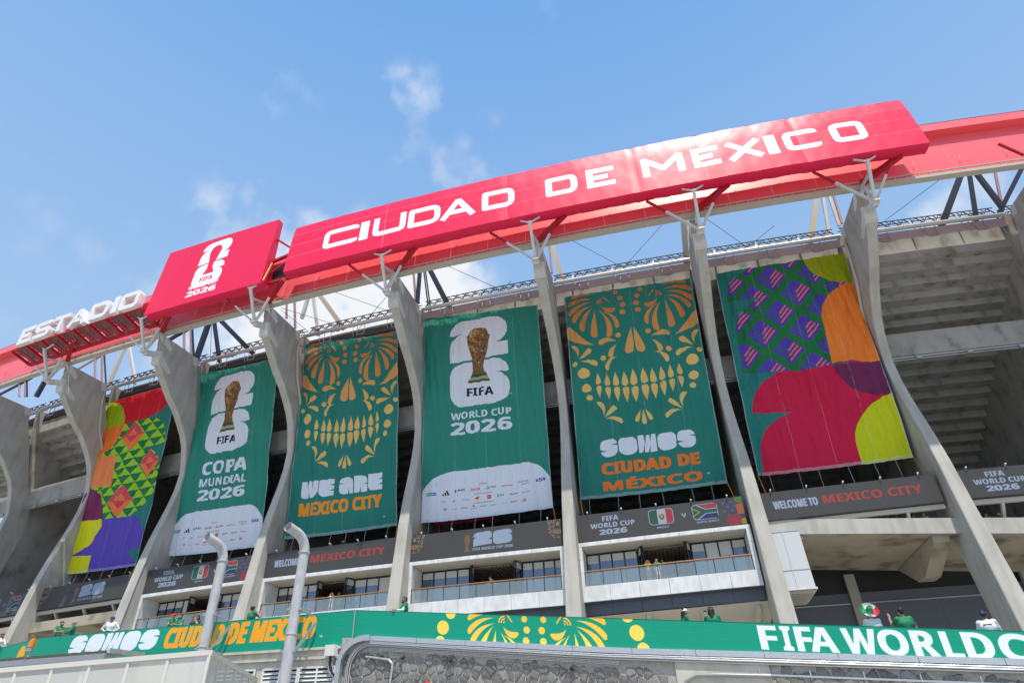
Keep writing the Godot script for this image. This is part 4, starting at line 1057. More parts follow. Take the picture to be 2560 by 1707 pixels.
func build_column(i: int) -> void:
	var s := col(i)
	var names := ["leftmost concrete rib, at the left edge of the picture", "curved concrete rib left of the green-triangle banner", "curved concrete rib between the green-triangle and left trophy banners", "curved concrete rib between the left trophy and left skull banners", "curved concrete rib between the left skull and right trophy banners", "curved concrete rib between the right trophy and right skull banners", "curved concrete rib between the right skull and purple-diamond banners", "curved concrete rib right of the purple-diamond banner", "concrete rib at the right edge of the picture"]
	var o := thing("stadium_rib", names[i], "column", PT(s, 2.0, GROUND), "concrete ribs of the stadium front")
	var g := MB.new()
	var T := TS(s)
	var n := FRONT.size()
	for k in n - 1:
		var q := []
		for j in [k, k + 1]:
			var f := PT(s, FRONT[j][0], FRONT[j][1])
			var b := PT(s, BACK[j][0], BACK[j][1])
			var h: float = HALF[j]
			# front corners with a small chamfer
			var nn := NS(s) * 0.06
			q.append([f - T * (h - 0.06), f + T * (h - 0.06), f + T * h - nn, b + T * h, b - T * h, f - T * h - nn])
		var tint: float = 0.93 + 0.10 * absf(fmod(sin(i * 12.9 + k * 78.2) * 43.7, 1.0))
		for e in 6:
			var a: Vector3 = q[0][e]
			var b2: Vector3 = q[0][(e + 1) % 6]
			g.quad(a, b2, q[1][(e + 1) % 6], q[1][e])
			for z in 6: g.c.append(Color(tint, tint, tint * 0.99))
	var tf := PT(s, FRONT[n - 1][0], 45.0)
	var tb := PT(s, BACK[n - 1][0], 45.0)
	g.quad(tf - T * 0.47, tf + T * 0.47, tb + T * 0.47, tb - T * 0.47)
	for z in 6: g.c.append(Color.WHITE)
	part(o, "shaft", g, M.concrete)
	# the rib runs on inwards as a wall that carries the steps
	var rk := MB.new()
	rk.prism(PackedVector2Array([Vector2(0.4, 45.4), Vector2(-0.6, 40.0), Vector2(-2.5, 33.0), Vector2(-3.2, 17.0), Vector2(-29.5, 17.0), Vector2(-29.5, 24.6), Vector2(-1.6, 42.1), Vector2(-1.5, 45.4)]), PT(s, 0, 0) - T * 0.38, NS(s), Vector3.UP, T * 0.76)
	part(o, "raker_wall", rk, M.concrete_shaded_stained)
	# white steel saddle on the nose of the rib
	var P := func(r: float, h: float, t: float) -> Vector3: return PT(s, r, h) + T * t
	var sp := MB.new()
	var nose := PackedVector2Array([Vector2(6.35, 41.35), Vector2(6.7, 41.45), Vector2(6.98, 42.9), Vector2(6.62, 43.0)])
	sp.prism(nose, PT(s, 0, 0) - T * 0.56, NS(s), Vector3.UP, T * 1.12)
	part(o, "saddle_plate", sp, M.steel_white)
	for side in [-1.0, 1.0]:
		var ear := MB.new()
		ear.prism(PackedVector2Array([Vector2(6.5, 42.6), Vector2(6.3, 41.4), Vector2(5.0, 40.75), Vector2(4.65, 41.2), Vector2(5.4, 41.75)]), PT(s, 0, 0) + T * (0.475 * side), NS(s), Vector3.UP, T * 0.05 * side)
		part(o, "side_plate", ear, M.steel_white)
		var ear2 := MB.new()
		ear2.prism(PackedVector2Array([Vector2(6.85, 45.1), Vector2(6.75, 44.0), Vector2(5.7, 43.5), Vector2(5.5, 44.0), Vector2(6.1, 44.6)]), PT(s, 0, 0) + T * (0.475 * side), NS(s), Vector3.UP, T * 0.05 * side)
		part(o, "side_plate", ear2, M.steel_white)
		var ear3 := MB.new()
		ear3.prism(PackedVector2Array([Vector2(1.7, 45.02), Vector2(2.4, 44.9), Vector2(2.1, 43.9), Vector2(1.4, 44.0)]), PT(s, 0, 0) + T * (0.475 * side), NS(s), Vector3.UP, T * 0.04 * side)
		part(o, "side_plate", ear3, M.steel_white)
	# outrigger that carries the sign boxes
	var arm := MB.new()
	arm.beam(P.call(6.7, 42.6, 0), P.call(8.3, 41.9, 0), 0.5, 0.55)
	arm.box(P.call(8.45, 41.95, 0), T * 0.33, Vector3.UP * 0.1, NS(s) * 0.28)
	part(o, "outrigger_arm", arm, M.steel_white)
	var post := MB.new()
	post.beam(P.call(8.4, 42.0, 0), P.call(10.2, 45.5, 0), 0.26, 0.26)
	part(o, "post", post, M.steel_white)
	for side in [-1.0, 1.0]:
		var a: Vector3 = P.call(8.4, 42.05, 0.12 * side)
		var b: Vector3 = P.call(9.15, 46.1, (4.3 if side < 0 else 2.6))
		if side < 0: b = P.call(9.15, 46.1, -4.3)
		var m := a.lerp(b, 0.62)
		var lo := MB.new()
		lo.beam(a, m, 0.2, 0.2)
		part(o, "lower_brace", lo, M.steel_white)
		var hi := MB.new()
		hi.beam(m, b, 0.2, 0.2)
		part(o, "upper_brace", hi, M.red_steel, "red upper end of the brace")
		var y := MB.new()
		y.beam(P.call(10.1, 45.35, 0), P.call(9.9, 46.05, 0.95 * side), 0.14, 0.14)
		part(o, "bracket_arm", y, M.steel_white)
	var bk := MB.new()
	bk.beam(P.call(8.4, 42.0, 0), P.call(7.35, 45.2, 0.18), 0.24, 0.24); bk.beam(P.call(9.6, 44.4, 0), P.call(7.35, 45.15, 0.18), 0.2, 0.2); bk.beam(P.call(7.35, 45.2, 0.18), P.call(6.4, 44.4, 0.1), 0.22, 0.3)
	part(o, "back_strut", bk, M.steel_white)
	var rd := MB.new()
	rd.beam(P.call(7.25, 45.5, 0.2), P.call(9.3, 46.3, 3.4), 0.42, 0.5)
	part(o, "tie_beam", rd, M.red_steel)
	# rainwater pipe down the right flank
	if i == 7 or i == 3 or i == 1:
		var sd := -1.0 if i == 7 else 1.0
		var dp := MB.new()
		dp.tube([P.call(0.9, 43.6, 0.62 * sd), P.call(1.6, 43.3, 0.62 * sd), P.call(1.5, 42.4, 0.62 * sd), P.call(0.6, 39.2, 0.6 * sd), P.call(0.3, 38.6, 0.6 * sd), P.call(-0.5, 37.2, 0.6 * sd), P.call(-1.6, 34.5, 0.6 * sd), P.call(-2.2, 31.0, 0.6 * sd)], 0.15, 8)
		part(o, "downpipe", dp, M.channel)
	elif i == 2 or i == 4:
		var dp := MB.new()
		dp.beam(P.call(1.2, 44.2, 0.55), P.call(-0.6, 38.0, 0.55), 0.06 if i == 4 else 0.16, 0.06 if i == 4 else 0.5, NS(s)); dp.beam(P.call(-0.6, 38.0, 0.55), P.call(-2.4, 31.0, 0.55), 0.06 if i == 4 else 0.16, 0.06 if i == 4 else 0.5, NS(s))
		part(o, "downpipe" if i == 2 else "conduit", dp, M.steel_grey)
	if i == 2:
		var c := MB.new()
		c.tube([P.call(0.5, 22.0, 0.58), P.call(1.0, 19.0, 0.6), P.call(1.5, 15.0, 0.64), P.call(1.9, 11.0, 0.66)], 0.05, 6)
		part(o, "conduit", c, M.galv)

# ---------------------------------------------------------------- stands between the ribs
func build_stand(i: int) -> void:
	var s0 := col(i) + 0.34
	var s1 := col(i + 1) - 0.34
	var bays := BAY.duplicate()
	bays.append("the far right bay")
	bays.append("the far left bay")
	var nm: String = "stepped concrete stand underside behind " + bays[i]
	if i == 0: nm = "stepped concrete stand underside in the bare leftmost bay"
	if i == 7: nm = "stepped concrete stand underside in the bare rightmost bay"
	var o := thing("seating_stand", nm, "stand", PT((s0 + s1) / 2, -4, 25), "stand undersides between the ribs")
	var slab := func(r0: float, r1: float, h0: float, h1: float, m: Material, called: String) -> void:
		var g := MB.new()
		var n := 3
		for k in n:
			var a := lerpf(s0, s1, float(k) / n)
			var b := lerpf(s0, s1, float(k + 1) / n)
			g.quad(PT(a, r0, h0), PT(b, r0, h0), PT(b, r0, h1), PT(a, r0, h1))
			g.quad(PT(a, r1, h0), PT(b, r1, h0), PT(b, r0, h0), PT(a, r0, h0))
			g.quad(PT(a, r0, h1), PT(b, r0, h1), PT(b, r1, h1), PT(a, r1, h1))
		part(o, called, g, m)
	slab.call(-0.7, -1.6, 42.2, 45.45, M.concrete_shaded_stained, "edge_beam")
	slab.call(-2.7, -3.6, 32.4, 34.9, M.concrete_shaded_stained, "ring_beam")
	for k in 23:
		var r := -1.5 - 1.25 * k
		slab.call(r, r - 1.4, 41.25 - 0.78 * k, 42.2 - 0.78 * k, M.concrete_shaded_stained, "step")
	# pipe run and floodlights on the ring beam
	var pr := MB.new()
	pr.tube([PT(s0, -2.62, 32.2), PT((s0 + s1) / 2, -2.62, 32.2), PT(s1, -2.62, 32.2)], 0.07, 6); pr.tube([PT(s0, -2.62, 31.95), PT((s0 + s1) / 2, -2.62, 31.95), PT(s1, -2.62, 31.95)], 0.04, 6)
	part(o, "service_pipe", pr, M.galv)
	for k in 3:
		var fl := MB.new()
		var fs := lerpf(s0, s1, 0.2 + 0.3 * k)
		fl.box(PT(fs, -2.5, 32.0), TS(fs) * 0.22, Vector3.UP * 0.16, NS(fs) * 0.1); fl.beam(PT(fs, -2.6, 32.1), PT(fs, -2.8, 32.5), 0.06, 0.06)
		part(o, "floodlight", fl, M.steel_grey)
	# the eaves: gutter, panel strip or dark gap, hooks
	var gut := MB.new()
	var pts := []
	for k in 5: pts.append(PT(lerpf(s0, s1, k / 4.0), 0.55, 45.25))
	gut.tube(pts, 0.23, 10)
	part(o, "gutter", gut, M.galv)
	if i >= 4: slab.call(0.3, 0.1, 44.12, 45.05, M.lavender, "eaves_strip")
	else: slab.call(-0.5, -0.7, 44.12, 45.05, M.black, "eaves_strip")  # black sheet painting the dark gap under the gutter, no panel here
	for k in 3:
		var a := lerpf(s0, s1, 0.16 + 0.3 * k)
		var hk := MB.new()
		for q in [[[0.62, 45.5], [0.62, 44.1]], [[0.62, 44.1], [0.3, 43.8]]]:
			hk.beam(PT(a, q[0][0], q[0][1]), PT(a, q[1][0], q[1][1]), 0.05, 0.05)
		for q in [[0.5, 45.0, 0.5, 43.75], [1.4, 45.0, 1.4, 43.75]]: hk.beam(PT(a + q[0], 0.5, q[1]), PT(a + q[2], 0.5, q[3]), 0.06, 0.06)
		hk.beam(PT(a + 0.45, 0.5, 43.75), PT(a + 1.45, 0.5, 43.75), 0.1, 0.08)
		part(o, "hanger", hk, M.steel_grey)
		var st := MB.new()
		st.beam(PT(a - 0.2, 0.1, 45.3), PT(a - 0.2, -0.2, 46.5), 0.16, 0.1)
		part(o, "stanchion", st, M.steel_white)
	# lattice girder on the rim
	var t := thing("rim_truss", "black lattice girder on the rim above " + bays[i] if i > 0 and i < 7 else "black lattice girder on the rim of " + bays[i], "truss", PT((s0 + s1) / 2, -0.5, 45.5), "lattice girders on the rim")
	for hh in [46.3, 47.1]:
		for rr in [-0.35, -0.85]:
			var c := MB.new()
			for k in 3: c.beam(PT(lerpf(s0, s1, k / 3.0), rr, hh), PT(lerpf(s0, s1, (k + 1) / 3.0), rr, hh), 0.075, 0.075)
			part(t, "chord", c, M.black)
	var nb := 13
	for k in nb:
		var a := lerpf(s0, s1, float(k) / nb)
		var b := lerpf(s0, s1, (k + 0.5) / nb)
		var c2 := lerpf(s0, s1, (k + 1.0) / nb)
		var z := MB.new()
		z.beam(PT(a, -0.35, 46.3), PT(b, -0.35, 47.1), 0.08, 0.08); z.beam(PT(b, -0.35, 47.1), PT(c2, -0.35, 46.3), 0.08, 0.08); z.beam(PT(b, -0.85, 47.1), PT(a, -0.35, 47.1), 0.06, 0.06); z.beam(PT(b, -0.85, 46.3), PT(b, -0.35, 46.3), 0.06, 0.06)
		part(t, "lattice_bar", z, M.black)

func build_ring() -> void:
	var o := thing("roof_ring", "red roof-edge band with a beige channel along its foot, circling above the ribs", "roof edge", PT(0, 7, 45))
	var S0 := -78.0
	var n := 39
	for k in n:
		var a := S0 + k * 4.0
		var b := a + 3.99
		var g := MB.new()
		g.quad(PT(a, 7.15, 45.25), PT(b, 7.15, 45.25), PT(b, 7.15, 45.55), PT(a, 7.15, 45.55))
		g.quad(PT(a, 6.55, 45.2), PT(b, 6.55, 45.2), PT(b, 7.15, 45.25), PT(a, 7.15, 45.25))
		g.quad(PT(a, 7.15, 45.55), PT(b, 7.15, 45.55), PT(b, 6.9, 45.56), PT(a, 6.9, 45.56))
		for q in 4:
			var c := lerpf(a, b, (q + 0.5) / 4)
			g.box(PT(c, 7.12, 45.68), TS(c) * 0.04, Vector3.UP * 0.13, NS(c) * 0.05)
		g.beam(PT(a, 7.15, 45.84), PT(b, 7.15, 45.84), 0.12, 0.07)
		part(o, "channel", g, M.channel)
		var f := MB.new()
		f.grid(6, 8, func(u, v_):
			var s := lerpf(a, b, u)
			var bulge: float = 0.05 * sin(v_ * PI)
			return PT(s, lerpf(6.55, 7.0, v_) + bulge, lerpf(50.2, 45.6, v_)), false)
		part(o, "skin_panel", f, M.red_skin)
		var u2 := MB.new()
		u2.quad(PT(a, 6.5, 50.2), PT(b, 6.5, 50.2), PT(b, 6.3, 51.3), PT(a, 6.3, 51.3))
		u2.quad(PT(a, 6.3, 51.2), PT(b, 6.3, 51.2), PT(b, 7.25, 51.2), PT(a, 7.25, 51.2))
		u2.quad(PT(a, 7.25, 51.2), PT(b, 7.25, 51.2), PT(b, 7.1, 52.3), PT(a, 7.1, 52.3))
		u2.quad(PT(a, 7.1, 52.3), PT(b, 7.1, 52.3), PT(b, 6.3, 52.4), PT(a, 6.3, 52.4))
		part(o, "cornice", u2, M.red_skin)
		var dk := MB.new()
		dk.quad(PT(a, 7.1, 52.41), PT(b, 7.1, 52.41), PT(b, 3.9, 52.6), PT(a, 3.9, 52.6)); dk.quad(PT(a, 3.9, 52.3), PT(b, 3.9, 52.3), PT(b, 6.3, 52.3), PT(a, 6.3, 52.3)); dk.quad(PT(b, 3.9, 52.3), PT(a, 3.9, 52.3), PT(a, 3.9, 52.6), PT(b, 3.9, 52.6))
		part(o, "deck", dk, M.channel)
		var rb := MB.new()
		rb.beam(PT(a + 0.5, 7.1, 46.9), PT(a + 0.7, 7.12, 47.5), 0.05, 0.05)
		part(o, "wire_post", rb, M.steel_grey)

func build_roof_struts() -> void:
	var desc := ["in the leftmost bay", "above the green-triangle banner", "above the left trophy banner", "above the left skull banner", "above the right trophy banner", "above the right skull banner", "above the purple-diamond banner", "in the rightmost bay"]
	var made := {}
	var cm := [M.navy, M.steel_white, M.pink_steel, M.beige_steel]
	for q in STRUT:
		var b := int(q[2])
		if not made.has(b): made[b] = thing("roof_support", "fan of slanting roof struts standing on the rim " + desc[b], "roof struts", PT(q[3], -1.5, q[4]), "roof struts on the rim")
		var g := MB.new()
		g.beam(PT(q[3], -1.5, q[4] - 0.3), PT(q[5], -1.5, q[6]), q[1], q[1])
		part(made[b], ["dark_strut", "white_strut", "pink_post", "beige_strut"][int(q[0])], g, cm[int(q[0])])
	for q in CABLE:
		var b := int(q[0])
		var g := MB.new()
		g.beam(PT(q[1], -1.2, q[2]), PT(q[3], -1.2, q[4]), 0.045, 0.045)
		if not made.has(b): made[b] = thing("roof_support", "roof ties standing on the rim " + desc[b], "roof struts", PT(q[1], -1.5, 45), "roof struts on the rim")
		part(made[b], "cable", g, M.cable_black)
	# tangled cables at the rim by the two left ribs
	for w in [[2, col(2) + 1.2], [3, col(3) + 1.5]]:
		for k in 5:
			var pts := []
			for j in 9: pts.append(PT(w[1] + j * 0.45 + sin(j * 1.7 + k) * 0.25, 0.3 + 0.25 * sin(j * 2.1 + k * 2.0), 45.5 + 0.35 * sin(j * 1.3 + k * 1.9)))
			var g := MB.new()
			g.tube(pts, 0.045, 5)
			part(made[w[0]], "cable_loop", g, M.cable_black)

# ---------------------------------------------------------------- sign boxes and standing letters
func build_fascias() -> void:
	var red := c8(240, 40, 86)
	var white := c8(240, 242, 246)
	var fn := FastNoiseLite.new()
	fn.noise_type = FastNoiseLite.TYPE_SIMPLEX_SMOOTH; fn.frequency = 1.0; fn.fractal_octaves = 3; fn.seed = 4
	for w in 2:
		var S0: float = [-11.5, -29.85][w]
		var S1: float = [50.65, -14.3][w]
		var H0: float = [46.2, 45.75][w]
		var H1: float = [53.2, 55.75][w]
		var RB: float = [10.4, 10.2][w]
		var L := S1 - S0
		var Ht := H1 - H0
		var cv := Canvas.new(L, Ht, 2048 if w == 0 else 700, red)
		if w == 0:
			var xs := []
			for q in [[-7.3, -3.2], [-3.0, -2.0], [-1.5, 2.2], [2.45, 6.0], [5.9, 9.85], [10.4, 13.8], [16.9, 20.1], [20.95, 23.7], [26.3, 30.25], [31.0, 33.5], [34.0, 37.5], [37.8, 38.6], [39.3, 42.4], [43.4, 46.4]]: xs.append([q[0] - S0, q[1] - S0])
			wide_line(cv, "CIUDADDEMEXICO", xs, H1 - 50.95, H1 - 48.1, white)
			cv.poly([Vector2(32.3 - S0, 1.75), Vector2(33.0 - S0, 1.75), Vector2(32.4 - S0, 2.1), Vector2(31.9 - S0, 2.1)], white)
		else:
			# the emblem, left of the middle
			logo(cv, white, red, false, 3.65, 0.11, 0.625, 0.71)
			text(cv, "WORLD CUP", [5.45, 7.42, 9.45, 8.0], white, 1.4)
			text(cv, "2026", [5.42, 8.22, 9.45, 9.08], white, 2.4)
		var m := printed(cv.texture(), 0.42, 0.38)
		var plain := mat(red, 0.4, 0.0, 0.45)
		var o := thing("sign_box", "long red sign box with wide white letters CIUDAD DE MEXICO" if w == 0 else "square red sign box with a white numeral emblem", "sign", PT((S0 + S1) / 2, 9.5, H0), "red sign boxes on the roof edge")
		var seams := [-0.2, 12.9, 25.6, 31.9, 40.6] if w == 0 else []
		var dep := 1.35
		var dtop := 0.75
		var face := func(u: float, v_: float) -> Vector3:
			var s := lerpf(S0, S1, u)
			var e := absf(v_ - 0.5) * 2.0
			var pull := 0.0
			if w == 0:
				pull = fn.get_noise_2d(s * 0.22, v_ * 0.8 + 3.0) * 0.05 + fn.get_noise_2d(s * 0.9 + v_ * 5.0, v_ * 0.7) * 0.006 + fn.get_noise_2d(s * 4.5 + v_ * 9.0, v_ * 1.5) * 0.014 * pow(e, 5.0)
				for q in seams:
					var d: float = absf(s - q)
					pull -= 0.03 * exp(-d * d * 10.0)
				pull *= minf(1.0, 8.0 * minf(u, 1.0 - u) * L / 10.0)
			else: pull = fn.get_noise_2d(s * 0.5, v_ * 1.5) * 0.02
			var yh := (1.0 - v_) * Ht
			var lean: float = 0.055 * yh + 0.028 * pow(maxf(0.0, yh - Ht + 2.3), 2.0) if w == 0 else 0.045 * yh
			return PT(s, RB - lean + pull, lerpf(H1, H0, v_))
		var f := MB.new()
		f.grid(300 if w == 0 else 40, 24, face)
		part(o, "face_sheet", f, m)
		var tape := mat(Color(1.0, 0.82, 0.86, 0.30), 0.5)
		tape.transparency = BaseMaterial3D.TRANSPARENCY_ALPHA
		for q in seams:
			var sm := MB.new()
			sm.grid(1, 24, func(x, v_): return face.call((q - S0 + x * 0.07) / L, v_) + NS(q) * 0.012, false)
			part(o, "lacing", sm, tape)
		if w == 0:
			for vv in [0.2, 0.44, 0.7]:
				var hs := MB.new()
				hs.grid(220, 1, func(u, x): return face.call(u, vv + x * 0.006) + NS(0) * 0.012, false)
				part(o, "weld_seam", hs, tape)
		var b := MB.new()
		b.grid(200 if w == 0 else 40, 6, func(u, v_):
			var s := lerpf(S0, S1, u)
			var p: Vector3 = face.call(u, 1.0)
			var sag: float = (0.10 * sin(v_ * PI) + 0.05 * v_ * fn.get_noise_2d(s * 0.9, 9.0) * 2.0) * (1.0 if w == 0 else 0.6)
			return p - NS(s) * dep * v_ + Vector3(0, -sag + 0.06 * v_, 0), false)
		part(o, "bottom_sheet", b, plain)
		var t := MB.new()
		for q in [0.0, 1.0]:
			var a: Vector3 = face.call(q, 0.0)
			var c: Vector3 = face.call(q, 1.0)
			var s := lerpf(S0, S1, q)
			t.quad(a, c, c - NS(s) * dep, a - NS(s) * dtop)
		var nn := 24
		for k in nn:
			var a: Vector3 = face.call(float(k) / nn, 0.0)
			var c: Vector3 = face.call(float(k + 1) / nn, 0.0)
			t.quad(a, c, c - NS(0) * dtop, a - NS(0) * dtop)
			var a2: Vector3 = face.call(float(k) / nn, 1.0) - NS(0) * dep
			var c2: Vector3 = face.call(float(k + 1) / nn, 1.0) - NS(0) * dep
			t.quad(c - NS(0) * dtop, a - NS(0) * dtop, a2 + Vector3(0, 0.1, 0), c2 + Vector3(0, 0.1, 0))
		part(o, "side_sheet", t, plain)
	# the red frame that carries the standing letters, and the gap between the boxes
	var fr := thing("letter_frame", "open red truss with grey grating under the standing white letters", "frame", PT(-41, 9, 46))
	var S := -51.0
	var E := -30.2
	for q in [[10.45, 46.75, 0.2], [7.9, 46.2, 0.4], [7.9, 48.2, 0.3]]:
		var g := MB.new()
		for k in 4: g.beam(PT(lerpf(S, E, k / 4.0), q[0], q[1]), PT(lerpf(S, E, (k + 1) / 4.0), q[0], q[1]), q[2], q[2])
		part(fr, "chord", g, M.red_steel)
	for k in 9:
		var a := lerpf(S, E, k / 8.0)
		var g := MB.new()
		g.beam(PT(a, 10.45, 46.7), PT(a, 7.9, 46.15), 0.24, 0.3); g.beam(PT(a, 7.9, 46.2), PT(a, 7.9, 48.2), 0.2, 0.2)
		if k < 8:
			var b := lerpf(S, E, (k + 1) / 8.0)
			g.beam(PT(a, 10.3, 46.62), PT(b, 8.0, 46.1), 0.09, 0.09); g.beam(PT(b, 10.3, 46.62), PT(a, 8.0, 46.1), 0.09, 0.09); g.beam(PT((a + b) / 2, 10.3, 46.6), PT((a + b) / 2, 8.0, 46.1), 0.1, 0.1)
		part(fr, "cross_frame", g, M.red_steel)
	for k in 8:
		var a := lerpf(S, E, k / 8.0) + 0.13
		var b := lerpf(S, E, (k + 1) / 8.0) - 0.13
		var g := MB.new()
		for j in 13:
			var r0 := 8.05 + j * 0.18
			g.quad(PT(a, r0, 46.5 + (r0 - 8.0) * 0.2), PT(b, r0, 46.5 + (r0 - 8.0) * 0.2), PT(b, r0 + 0.15, 46.53 + (r0 + 0.15 - 8.0) * 0.2), PT(a, r0 + 0.15, 46.53 + (r0 + 0.15 - 8.0) * 0.2))
		part(fr, "grating", g, M.grating)
	var gp := thing("link_frame", "red bracing and black gap between the two red sign boxes", "frame", PT(-13, 9, 47))
	var gg := MB.new()
	gg.beam(PT(-14.4, 9.3, 49.4), PT(-11.4, 9.3, 50.0), 0.3, 0.3); gg.beam(PT(-14.4, 9.3, 53.0), PT(-11.4, 9.3, 50.2), 0.2, 0.2); gg.beam(PT(-14.4, 9.3, 47.6), PT(-11.4, 9.3, 49.4), 0.16, 0.16); gg.beam(PT(-14.4, 9.0, 46.6), PT(-11.4, 9.0, 46.6), 0.3, 0.3)
	part(gp, "brace", gg, M.red_steel)
	var gb := MB.new()
	gb.quad(PT(-14.3, 8.7, 46.8), PT(-11.4, 8.7, 46.8), PT(-11.4, 8.7, 49.2), PT(-14.3, 8.7, 49.2))
	part(gp, "dark_panel", gb, M.black)
	var gy := MB.new()
	gy.beam(PT(-14.1, 10.1, 46.1), PT(-14.1, 9.4, 49.2), 0.12, 0.12)
	part(gp, "yellow_pole", gy, mat(lin(0.75, 0.6, 0.18), 0.5))
	# standing letters
	var xs := [["E", -49.6, -47.2], ["S", -46.95, -44.2], ["T", -44.0, -41.3], ["A", -41.2, -38.2], ["D", -37.9, -34.9], ["I", -34.5, -33.4], ["O", -33.3, -30.4]]
	for q in xs:
		var mid: float = (q[1] + q[2]) / 2
		var T := TS(mid)
		var N := NS(mid)
		var g := MB.new()
		var wd: float = q[2] - q[1]
		for po in wide_letter(q[0], wd, 2.45, 0.58 if q[0] != "I" else 0.86):
			g.prism(po, PT(q[1], 11.05, 49.25), T, Vector3.DOWN, -N * 0.8)
		single("standing_letter", "standing white block letter %s of the word ESTADIO" % q[0], "letter", g, M.letter_white, PT(mid, 10.6, 46.8), "standing letters of the word ESTADIO")

# ---------------------------------------------------------------- banners
const BAN = [[], [-45.1, -33.2, -45.75, -34.1, 43.1, 43.2, 21.85, 21.35], [-30.4, -18.4, -30.0, -17.7, 43.7, 42.9, 21.8, 21.3], [-14.95, -2.85, -14.8, -2.2, 44.2, 43.0, 21.6, 21.4], [0.3, 13.55, 0.35, 13.35, 44.1, 43.0, 21.3, 21.2], [16.5, 29.75, 15.95, 29.0, 43.4, 43.0, 21.6, 21.6], [32.2, 44.95, 31.65, 44.4, 43.1, 43.3, 21.9, 22.15]]
func build_banner(i: int) -> void:
	var b: Array = BAN[i]
	var label: String = ["", "multicolour banner of green triangles, orange blocks and purple shapes", "left trophy banner: green with gold cup, reading COPA MUNDIAL 2026", "left skull banner: green with yellow skull and white WE ARE lettering", "right trophy banner: green with gold cup and white 2026, widest logo panel", "right skull banner: green with yellow skull and white SOMOS lettering", "banner of purple diamonds above a large crimson shape"][i]
	var o := thing("banner", label, "banner", PT((b[0] + b[1]) / 2, -1, 21.5), "tall banners between the ribs")
	var fn := FastNoiseLite.new()
	fn.noise_type = FastNoiseLite.TYPE_SIMPLEX_SMOOTH; fn.frequency = 1.0; fn.fractal_octaves = 3; fn.seed = 20 + i
	var amp: float = 0.27 if i != 6 else 0.42
	var F := func(u: float, v_: float) -> Vector3:
		var s := lerpf(lerpf(b[0], b[1], u), lerpf(b[2], b[3], u), v_)
		var top := lerpf(b[4], b[5], u)
		var bot := lerpf(b[6], b[7], u) - 0.12 * sin(u * PI)
		var fold: float = fn.get_noise_2d(u * 7.0 - v_ * 0.9, v_ * 0.8) * amp + fn.get_noise_2d(u * 22.0 - v_ * 2.0, v_ * 1.6) * amp * 0.35
		fold += pow(1.0 - absf(fn.get_noise_2d(u * 5.0 + v_ * 1.4, v_ * 0.55 + 9.0)), 12.0) * amp * 0.5 - pow(1.0 - absf(fn.get_noise_2d(u * 9.0 - v_ * 2.2 + 40.0, v_ * 0.7 + 19.0)), 14.0) * amp * 0.35
		fold *= 0.35 + 0.65 * sin(clampf(v_ * 1.05, 0, 1) * PI)
		var edge: float = pow(absf(u - 0.5) * 2.0, 6.0) * 0.12 * sin(v_ * 21.0 + u * 3.0) * 0.5
		for tie in [0.0, 0.36, 0.7, 1.0]:   # creases fanning from the ties
			var dd := Vector2((u - tie) * 13.0, v_ * 22.0 + 0.15)
			edge += sin(atan2(dd.x, dd.y) * 26.0 + tie * 9.0) * 0.05 * exp(-dd.length() * 0.42) * minf(1.0, dd.length())
		for tie in [0.0, 1.0]:
			var de := Vector2((u - tie) * 13.0, (1.0 - v_) * 22.0 + 0.15)
			edge += sin(atan2(de.x, de.y) * 24.0) * 0.05 * exp(-de.length() * 0.5) * minf(1.0, de.length())
		return PT(s, lerpf(0.2, -2.0, v_) - 0.12 * sin(v_ * PI) + fold + edge, lerpf(top, bot, v_))
	var g := MB.new()
	g.grid(96, 96, F)
	var m := printed(banner_print(i), 0.62, 0.35)
	m.backlight_enabled = true; m.backlight = Color(0.22, 0.22, 0.22)
	part(o, "cloth", g, m)
	var seam := mat(Color(0.9, 0.95, 1.0, 0.16), 0.7)
	seam.transparency = BaseMaterial3D.TRANSPARENCY_ALPHA
	for u in [0.27, 0.52, 0.78]:
		var q := MB.new()
		q.grid(1, 60, func(x, v_): return F.call(u + x * 0.0035, v_) + NS(b[0]) * 0.02, false)
		part(o, "seam", q, seam)
	var hemm := mat(Color(0.9, 0.95, 1.0, 0.24), 0.7)
	hemm.transparency = BaseMaterial3D.TRANSPARENCY_ALPHA
	var hm := MB.new()
	hm.grid(60, 1, func(u, v_): return F.call(u, 0.987 + 0.013 * v_) + NS(b[0]) * 0.03, false)
	hm.grid(1, 60, func(u, v_): return F.call(0.992 + 0.008 * u, v_) + NS(b[0]) * 0.03, false)
	hm.grid(1, 60, func(u, v_): return F.call(0.008 * u, v_) + NS(b[0]) * 0.03, false)
	part(o, "hem", hm, hemm)
	for k in 6:
		var u := 0.08 + 0.165 * k + 0.02 * sin(k * 2.3 + i)
		var a: Vector3 = F.call(u, 1.0)
		var r := MB.new()
		r.beam(a, PT(lerpf(b[2], b[3], u + 0.006 * sin(k * 5.0)), -1.55, 19.0), 0.018, 0.018)
		part(o, "rope", r, M.rope)
	for u in [0.0, 1.0]:
		var a: Vector3 = F.call(u, 1.0)
		var r := MB.new()
		r.beam(a, PT(lerpf(b[2], b[3], u) + (0.25 if u < 0.5 else 0.35), -1.2, 19.2), 0.06, 0.03)
		part(o, "strap", r, M.strap)

